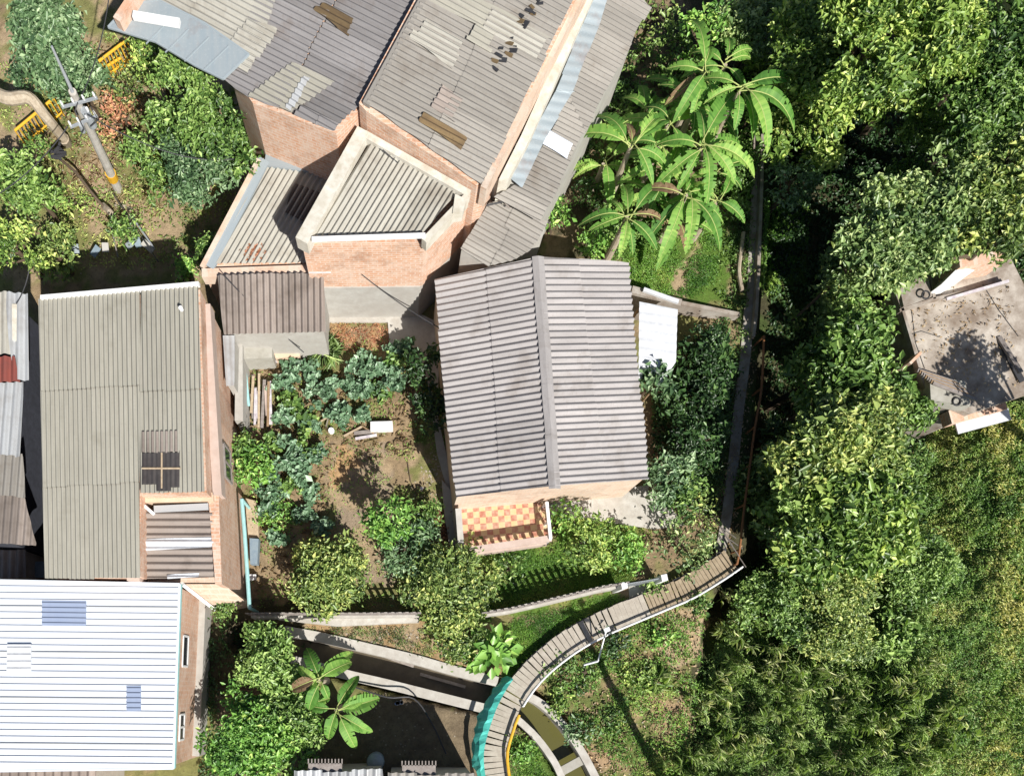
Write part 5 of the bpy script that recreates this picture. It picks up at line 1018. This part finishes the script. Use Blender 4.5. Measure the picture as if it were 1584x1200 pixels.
# garden trees
T_(908, 830, 2.3, 46, 'leaf_yellowgreen', 'yellow green lemon tree on the front lawn', leaf=.14, dens=170, tshift=.1)
T_(945, 858, 1.5, 42, 'leaf_bright', 'bright low spreading bush right of the lemon tree', kind='leafy_shrub', cat='shrub', leaf=.14, dens=130)
T_(868, 800, 1.4, 18, 'leaf_bright', 'small bright shrub at the right end of the porch', kind='leafy_shrub', cat='shrub', leaf=.14, dens=120)
T_(505, 888, 2.6, 56, 'leaf_olive', 'round olive green tree standing over the straight fence', leaf=.15, lobes=24, dens=210, tshift=.05)
T_(688, 905, 2.2, 68, 'leaf_olive', 'wide olive tree where the straight fence ends', leaf=.15, dens=180, tshift=.05)
T_(735, 875, 1.2, 40, 'leaf_olive', 'loose olive shrub on the lawn beside the wide olive tree', kind='leafy_shrub', cat='shrub', leaf=.14, dens=90)
T_(700, 960, 1.6, 52, 'leaf_olive', 'olive shrub spilling over the canal bank below the wide olive tree', kind='leafy_shrub', cat='shrub', leaf=.14, dens=150)
T_(790, 880, .6, 26, 'leaf_mid', 'low green shrub in the middle of the front lawn', kind='leafy_shrub', cat='shrub', leaf=.13, dens=90)
T_(602, 800, 3.2, 34, 'leaf_bright', 'vivid green young tree in the lower garden', leaf=.17, dens=150)
T_(625, 848, 2.0, 48, 'leaf_bluegreen', 'dark blue green bushy tree below the vivid green one', leaf=.15, dens=150)
T_(655, 800, 1.4, 24, 'leaf_mid', 'small rounded shrub beside the porch corner path', kind='leafy_shrub', cat='shrub', leaf=.15, dens=140)
T_(382, 720, 1.9, 30, 'leaf_bright', 'bright green bush against the left house wall', kind='leafy_shrub', cat='shrub', leaf=.16, dens=170, tshift=-.15)
T_(372, 690, 1.7, 20, 'leaf_mid', 'green bush around the yellow bamboo pole', kind='leafy_shrub', cat='shrub', leaf=.15, dens=170)
T_(430, 800, .7, 30, 'leaf_bright', 'low bright weeds in the left of the lower garden', kind='leafy_shrub', cat='shrub', leaf=.13, dens=120)
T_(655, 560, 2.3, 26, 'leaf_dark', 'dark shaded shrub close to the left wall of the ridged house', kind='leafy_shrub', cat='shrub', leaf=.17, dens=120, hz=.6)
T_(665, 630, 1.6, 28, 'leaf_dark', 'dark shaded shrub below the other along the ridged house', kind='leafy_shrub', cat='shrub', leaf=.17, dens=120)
# kale / tree cabbage
kn = 0
for grp, lst in (('blue green kale plants in the upper garden bed', [(560, 560, 22, .8), (590, 556, 22, .9), (615, 560, 20, .9), (540, 580, 22, .8), (572, 585, 24, .9), (600, 585, 22, .9), (622, 585, 18, 1), (560, 610, 18, .7), (585, 608, 20, .8), (608, 545, 14, .8), (630, 535, 14, .9), (545, 600, 16, .6)]),
                 ('blue green kale plants in the middle garden bed', [(450, 575, 16, .6), (475, 572, 14, .6), (438, 600, 16, .6), (452, 622, 18, .6), (492, 615, 20, .8), (505, 600, 14, .7), (470, 640, 18, .6), (530, 650, 14, .6), (548, 642, 16, .6), (520, 638, 12, .5), (440, 650, 14, .6), (478, 658, 16, .6)]),
                 ('blue green kale plants in the left garden bed', [(445, 690, 22, .9), (475, 685, 24, .9), (460, 712, 22, .9), (490, 705, 18, .8), (430, 728, 22, .8), (468, 738, 20, .8), (420, 690, 18, .7), (418, 758, 22, .7), (450, 752, 18, .7), (478, 760, 14, .6), (465, 795, 12, .5), (415, 785, 14, .5), (500, 812, 12, .5), (425, 830, 12, .5)])):
    xs_ = sorted(q[0] for q in lst); ys_ = sorted(q[1] for q in lst); half = ys_[len(ys_) // 2]; rows = ([q for q in lst if q[1] < half], [q for q in lst if q[1] >= half])
    for ri, row in enumerate(rows):
        for qi, (x, y, r, h) in enumerate(sorted(row)):
            kn += 1; bush(x, y, h, r * .88, 'leaf_kale' if kn % 5 else 'leaf_mid', 'kale plant, ' + ORD[qi] + ' from the left in the ' + ('back' if ri == 0 else 'front') + ' half of the ' + grp.split('the ')[1], 'kale_plant', grp, cat='kale plant', leaf=.19, asp=.7, dens=120, spread=.07, lsz=(.3, .5), lobes=4)
# left side trees
T_(70, 60, 4.2, 72, 'leaf_bluegreen', 'wide blue green tree in the top left corner', leaf=.16, dens=190)
T_(115, 110, 3.0, 40, 'leaf_bluegreen', 'blue green tree behind the mast of the utility pole', leaf=.16, dens=150)
T_(30, 255, 3.4, 48, 'leaf_mid', 'mid green tree at the left edge below the bare trunk', leaf=.15, dens=180, tshift=.12)
T_(55, 300, 2.8, 40, 'leaf_mid', 'lower mid green tree near the left edge', leaf=.15, dens=170, tshift=.12)
T_(25, 385, 2.6, 42, 'leaf_yellowgreen', 'yellow green bush above the far left roofs', leaf=.15, dens=160, tshift=.1)
T_(85, 390, 2.0, 34, 'leaf_olive', 'olive bush above the long left house', leaf=.15, dens=140, kind='leafy_shrub', cat='shrub')
T_(285, 145, 4.6, 62, 'leaf_mid', 'dense green tree under the big roof corner', leaf=.16, dens=190, tshift=.08)
T_(340, 195, 4.6, 55, 'leaf_mid', 'dense green tree touching the brick wall of the big building', leaf=.16, dens=190)
T_(302, 258, 3.8, 58, 'leaf_bluegreen', 'dense blue green tree left of the wedge shaped roof', leaf=.16, dens=190)
T_(240, 250, 2.6, 45, 'leaf_mid', 'low green tree right of the yellow banded pole', leaf=.15, dens=120, tshift=.1)
T_(235, 80, 2.6, 32, 'leaf_yellowgreen', 'yellow green bush under the blue metal flashing', leaf=.14, dens=130, kind='leafy_shrub', cat='shrub')
T_(190, 140, 1.2, 40, 'leaf_olive', 'dry olive bush between the yellow railings', leaf=.12, dens=60, kind='leafy_shrub', cat='shrub')
T_(192, 180, 1.3, 40, 'leaf_red', 'reddish brown bush beside the utility pole', leaf=.13, dens=95, kind='leafy_shrub', cat='shrub')
T_(195, 352, 1.4, 18, 'leaf_mid', 'small green shrub at the edge of the dark alley', leaf=.14, dens=130, kind='leafy_shrub', cat='shrub')
T_(322, 383, 2.4, 16, 'leaf_mid', 'tiny rounded tree left of the wedge roof corner', leaf=.14, dens=150, kind='leafy_shrub', cat='shrub')
T_(286, 418, 1.2, 20, 'leaf_bright', 'bright weeds above the corner of the long left house', leaf=.13, dens=130, kind='leafy_shrub', cat='shrub')
T_(115, 310, .8, 26, 'leaf_yellowgreen', 'low yellow green weeds on the tan slope', leaf=.12, dens=80, kind='leafy_shrub', cat='shrub')
T_(1020, 0, 3.0, 42, 'leaf_olive', 'sparse olive tree at the top edge beside the side wing', leaf=.15, dens=60)
T_(1100, 30, 3.2, 35, 'leaf_bright', 'bright tree top above the upright banana leaf', leaf=.17, dens=90)
T_(860, 330, 1.6, 20, 'leaf_bright', 'small bright shrub at the corner of the side wing', leaf=.15, dens=120, kind='leafy_shrub', cat='shrub')
T_(920, 378, 1.4, 22, 'leaf_bright', 'bright shrub at the left foot of the star shaped banana', leaf=.15, dens=120, kind='leafy_shrub', cat='shrub')
# bottom left trees
T_(410, 1022, 3.2, 52, 'leaf_mid', 'glossy green tree below the garden corner', leaf=.17, dens=190, tshift=.2)
T_(455, 1062, 2.8, 30, 'leaf_mid', 'green tree top between glossy tree and banana', leaf=.17, dens=170, tshift=.12)
T_(375, 1135, 3.8, 68, 'leaf_bright', 'large bright green tree beside the white roof house', leaf=.16, dens=200, tshift=-.1)
T_(445, 1135, 3.2, 55, 'leaf_mid', 'mid green tree right of the large bright one', leaf=.16, dens=190, tshift=.15)
T_(345, 940, 1.6, 14, 'leaf_mid', 'small plant in the gap under the sloping brick wall', leaf=.12, dens=120, kind='leafy_shrub', cat='shrub')
# bank right of bridge
for x, y, r, h, mt, lb in ((1025, 990, 18, .6, 'leaf_bright', 'bright yellow green shrub on the tan bank'), (990, 1045, 20, .7, 'leaf_yellowgreen', 'yellow green shrub in the middle of the bank'), (868, 1090, 18, .6, 'leaf_yellowgreen', 'yellow green shrub beside the outer canal wall'), (955, 1005, 26, .9, 'leaf_dark', 'dark green shrub below the bridge rail'), (870, 1040, 28, .8, 'leaf_mid', 'green shrub hugging the bend of the footbridge'), (900, 1130, 26, .7, 'leaf_bluegreen', 'blue green shrub beside the curved canal wall'), (1080, 930, 14, .6, 'leaf_mid', 'tuft at the bridge head'), (945, 1110, 26, .4, 'leaf_mid', 'low green weeds on the lower bank'), (810, 1165, 18, .4, 'leaf_bright', 'bright weeds between the bridge and the canal'), (1012, 905, 14, .5, 'leaf_mid', 'small green tuft behind the gate'), (905, 1040, 30, .5, 'leaf_mid', 'spreading green weeds under the bent white pole')):
    bush(x, y, h, r, mt, lb, leaf=.13, dens=110)
# reeds
def reeds(px, py, h, rpx, label, seedn, n=420, mat='leaf_reed'):
    rs = np.random.RandomState(seedn + 70); c = G(px, py); r = rpx * (H - h) / F; root = thing('reed_clump', c, label, 'reeds', 'tall reed clumps in the lower right'); k = max(6, n // 26)
    P = []; D = []; T = []; m_ = MB()
    for i in range(k):
        th, rho = rs.rand() * 6.283, r * math.sqrt(rs.rand()) * .85; b = np.array([c.x + rho * math.cos(th), c.y + rho * math.sin(th), c.z]); a2 = rs.rand() * 6.283; ln = rs.uniform(.2, .7); tipv = np.array([math.cos(a2) * ln, math.sin(a2) * ln, h * rs.uniform(.6, 1)]); m_.tube([b, b + tipv * .5 + [0, 0, .1], b + tipv], [.02, .015, .006], 'leaf_reed', 5); tb = rs.normal(.62, .15)
        for j in range(26): s_ = rs.uniform(.35, 1.02); a3 = a2 + rs.normal(0, 1.0); d = np.array([math.cos(a3), math.sin(a3), rs.uniform(-.2, .5)]); P.append(b + tipv * s_ + d * .18); D.append(d); T.append(tb + rs.normal(0, .15))
    leaf_object('foliage', np.array(P), rs.uniform(.28, .52, len(P)), .08, mat, np.array(T), root, D=np.array(D), up=1.5, seed=seedn, droop=.2); m_.build('stem', root)
T_(1600, 120, 7.0, 70, 'leaf_mid', 'dense tree cut by the right edge near the corner', leaf=.15, dens=150)
T_(1764, 668, 6.8, 60, 'leaf_mid', 'tree outside the right edge shading the flat concrete roof', leaf=.2, dens=110, trunk_px=(1680, 760))
T_(1405, 632, 2.2, 34, 'leaf_mid', 'leafy tree covering the lower left corner of the flat roof house', leaf=.2, dens=140)
RD = [(1120, 955, 48, 1.6, 'reed clump at the dark edge right of the tan bank'), (1155, 1020, 55, 1.8, 'reed clump beside the sparse bank'), (1100, 1075, 45, 1.6, 'reed clump nearest the long pole shadow'), (1200, 1060, 55, 1.8, 'reed clump in the left of the lower right thicket'), (1110, 1150, 45, 1.4, 'reed clump at the bottom left of the thicket'), (1180, 1140, 45, 1.5, 'reed clump at the bottom beside the orange soil'),
      (1270, 1050, 55, 1.6, 'reed clump in the centre of the thicket'), (1335, 1090, 55, 1.6, 'reed clump right of the thicket centre'), (1300, 1150, 55, 1.4, 'reed clump at the bottom of the thicket'), (1395, 1060, 50, 1.5, 'reed clump with pale blades at the field edge'), (1400, 1140, 52, 1.3, 'reed clump at the bottom near the field'), (1455, 1100, 45, 1.2, 'rightmost reed clump in the field'), (1060, 1190, 40, 1.2, 'reed clump at the bottom edge by the bank'), (1240, 1190, 45, 1.2, 'reed clump at the bottom edge of the thicket')]
for i, (x, y, r, h, lb) in enumerate(RD): reeds(x, y, h, r, lb, i, n=380)

# ---- ground cover masses (nobody could count these)
def cover(name, label, poly, n, hmax, leaf, asp, mat, seedn, sc=1.2, hsc=1.0, up=1.0, tshift=0, cut=.0):
    rs = np.random.RandomState(seedn + 300); xs = [p[0] for p in poly]; ys = [p[1] for p in poly]; px = rs.uniform(min(xs), max(xs), n * 3); py = rs.uniform(min(ys), max(ys), n * 3)
    k = inpoly(px + rs.normal(0, 5, n * 3), py + rs.normal(0, 5, n * 3), poly); px = px[k][:n]; py = py[k][:n]
    x = (px - NX) / 40.0; y = (NY - py) / 40.0; z = gz(x, y)
    for _ in range(3): kk = (H - z) / F; x = (px - NX) * kk; y = (NY - py) * kk; z = gz(x, y)
    f = fbm(x * sc, y * sc, seedn); keep = rs.rand(len(x)) < np.clip((f - cut) * 4, 0, 1) if cut > 0 else np.ones(len(x), bool)
    x, y, z, f = x[keep], y[keep], z[keep], f[keep]; hh = hmax * np.clip((f - .2) * 1.8, .08, 1) * rs.uniform(.5, 1, len(x)); P = np.stack([x, y, z + .03 + hh], 1)
    t = .5 + (fbm(x * .7, y * .7, seedn + 3) - .5) * 1.3 + rs.normal(0, .14, len(x)) + tshift
    o = leaf_object(name, P, leaf * rs.uniform(.6, 1.3, len(P)), asp, mat, t, None, seed=seedn, up=up); tag(o, label, name.replace('_', ' '), kind='stuff'); return o
cover('weeds', 'tall mixed weeds of the overgrown field on the right', [(1400, 640), (1620, 620), (1620, 1260), (1380, 1260), (1430, 1000), (1400, 800)], 60000, .45, .11, .32, 'leaf_field', 1, sc=1.6, up=1.8)
cover('undergrowth', 'tangled green undergrowth of the lower right thicket', [(1150, 880), (1420, 860), (1440, 1240), (1060, 1240), (1090, 1040)], 56000, .9, .12, .30, 'leaf_mid', 2, sc=1.5, tshift=.28, up=1.6)
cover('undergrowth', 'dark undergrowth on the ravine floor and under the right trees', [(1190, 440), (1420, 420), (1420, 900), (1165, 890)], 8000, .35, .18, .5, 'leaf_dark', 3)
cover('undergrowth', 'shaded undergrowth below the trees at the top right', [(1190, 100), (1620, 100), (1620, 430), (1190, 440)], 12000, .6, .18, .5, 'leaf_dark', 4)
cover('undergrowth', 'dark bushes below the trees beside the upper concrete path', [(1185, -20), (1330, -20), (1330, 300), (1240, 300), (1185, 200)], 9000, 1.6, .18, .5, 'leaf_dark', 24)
cover('grass', 'rough grass along the left side of the concrete path', [(1120, 180), (1162, 180), (1152, 500), (1125, 660), (1100, 860), (1080, 860), (1110, 500), (1125, 340)], 5000, .35, .13, .3, 'leaf_mid', 25, cut=.3)
cover('grass', 'bright grass verge between the concrete path and dark trees', [(1183, 310), (1240, 300), (1248, 380), (1225, 410), (1200, 450), (1178, 460)], 9000, .25, .10, .25, 'leaf_bright', 5, up=.6)
cover('grass', 'bright grass above the ridged house below the bananas', [(940, 350), (1050, 370), (1120, 340), (1110, 430), (1060, 465), (975, 450), (972, 405), (930, 400)], 15000, .2, .09, .22, 'grass_blades', 6, up=.5, cut=.25, tshift=-.1)
cover('undergrowth', 'dark leafy undergrowth beneath the banana grove', [(870, 220), (1000, 60), (1160, 40), (1160, 340), (930, 400), (880, 330)], 13000, 1.0, .17, .45, 'leaf_mid', 7, cut=.3, sc=1.6)
cover('grass', 'grass of the front lawn', [(700, 862), (860, 842), (862, 795), (940, 808), (1008, 818), (985, 890), (900, 905), (760, 940), (650, 945), (650, 880)], 24000, .08, .08, .22, 'grass_blades', 8, up=.5, cut=.22)
cover('grass', 'grass strip between the curved fence and the footbridge', [(770, 985), (800, 960), (900, 935), (965, 918), (966, 930), (900, 965), (850, 995), (800, 1045), (785, 1040)], 10000, .07, .08, .22, 'grass_blades', 9, up=.5, cut=.15, tshift=-.1)
cover('weeds', 'patchy weeds on the bank right of the footbridge', [(830, 1050), (900, 1000), (1000, 955), (1090, 900), (1090, 1060), (1060, 1240), (900, 1240), (880, 1120), (840, 1080)], 16000, .3, .11, .3, 'grass_blades', 10, cut=.36, sc=1.4)
cover('grass', 'grass between the bridge end and the canal', [(800, 1125), (840, 1160), (868, 1240), (785, 1240), (785, 1150)], 5000, .1, .08, .25, 'grass_blades', 11, cut=.25)
cover('weeds', 'short weeds over the garden soil', [(380, 540), (690, 520), (690, 760), (640, 900), (600, 940), (395, 940), (380, 700)], 11000, .08, .08, .35, 'grass_blades', 12, cut=.40, sc=2)
cover('weeds', 'sparse weeds on the slope around the utility pole', [(0, 100), (260, 20), (380, 300), (290, 420), (0, 420)], 12000, .25, .12, .35, 'leaf_olive', 13, cut=.36, sc=1.6, tshift=.1)
cover('weeds', 'dry weeds on the orange canal bank', [(450, 968), (650, 968), (760, 985), (770, 1040), (650, 1010)], 3500, .12, .09, .3, 'leaf_olive', 14, cut=.35, sc=2)
cover('leaf_litter', 'red brown dry leaves heaped beside the porch', [(672, 790), (700, 800), (708, 868), (678, 875), (668, 830)], 900, .5, .16, .45, 'leaf_red', 15, tshift=-.45)
cover('weeds', 'dry cuttings on the small orange bed by the patio', [(512, 500), (600, 500), (602, 540), (530, 545)], 500, .06, .12, .2, 'leaf_red', 16, tshift=.1)
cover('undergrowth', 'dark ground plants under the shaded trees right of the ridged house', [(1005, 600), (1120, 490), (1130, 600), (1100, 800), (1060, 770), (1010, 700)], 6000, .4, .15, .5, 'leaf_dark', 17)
cover('undergrowth', 'leafy undergrowth below the bottom left trees', [(325, 960), (480, 1000), (500, 1240), (310, 1240)], 5000, .4, .15, .5, 'leaf_dark', 18, cut=.3)
cover('leaf_litter', 'dry leaves scattered on the shaded concrete path', [(1158, 480), (1170, 480), (1130, 850), (1108, 850)], 700, .02, .12, .5, 'leaf_dry', 30)
cover('dry_twigs', 'dry stalks and twigs scattered through the garden beds', [(385, 560), (660, 560), (650, 700), (520, 720), (500, 830), (400, 930), (385, 760)], 1600, .05, .28, .07, 'leaf_dry', 33, up=2, cut=.2, tshift=.2)
cover('dry_twigs', 'dry twigs littering the tan slope around the utility pole', [(100, 60), (240, 60), (260, 330), (120, 350), (60, 260)], 1500, .08, .3, .08, 'leaf_dry', 34, up=2, cut=.2, tshift=.2)
cover('leaf_litter', 'fallen brown leaves over the bank right of the footbridge', [(840, 1050), (900, 1000), (1080, 930), (1080, 1200), (900, 1240)], 1800, .03, .13, .5, 'leaf_dry', 35, up=2, cut=.3, tshift=.1)
cover('weeds', 'pale dry weeds along the right edge of the overgrown field', [(1510, 660), (1620, 640), (1620, 1240), (1500, 1240), (1530, 1000), (1540, 800)], 14000, .5, .13, .25, 'leaf_field', 36, sc=1.8, up=1.5, tshift=.35, cut=.25)
cover('leaf_litter', 'brown leaves and twigs strewn over the flat concrete roof', [(1390, 470), (1560, 440), (1580, 600), (1440, 610)], 260, .02, .14, .3, 'leaf_dry', 38, up=3)
for o_ in [o for o in bpy.data.objects if o.get('label') == 'brown leaves and twigs strewn over the flat concrete roof']:
    for v_ in o_.data.vertices:
        k_ = (H - 1.64) / (H - v_.co.z); v_.co.x *= k_; v_.co.y *= k_; v_.co.z = 1.64 + .03 * random.random()
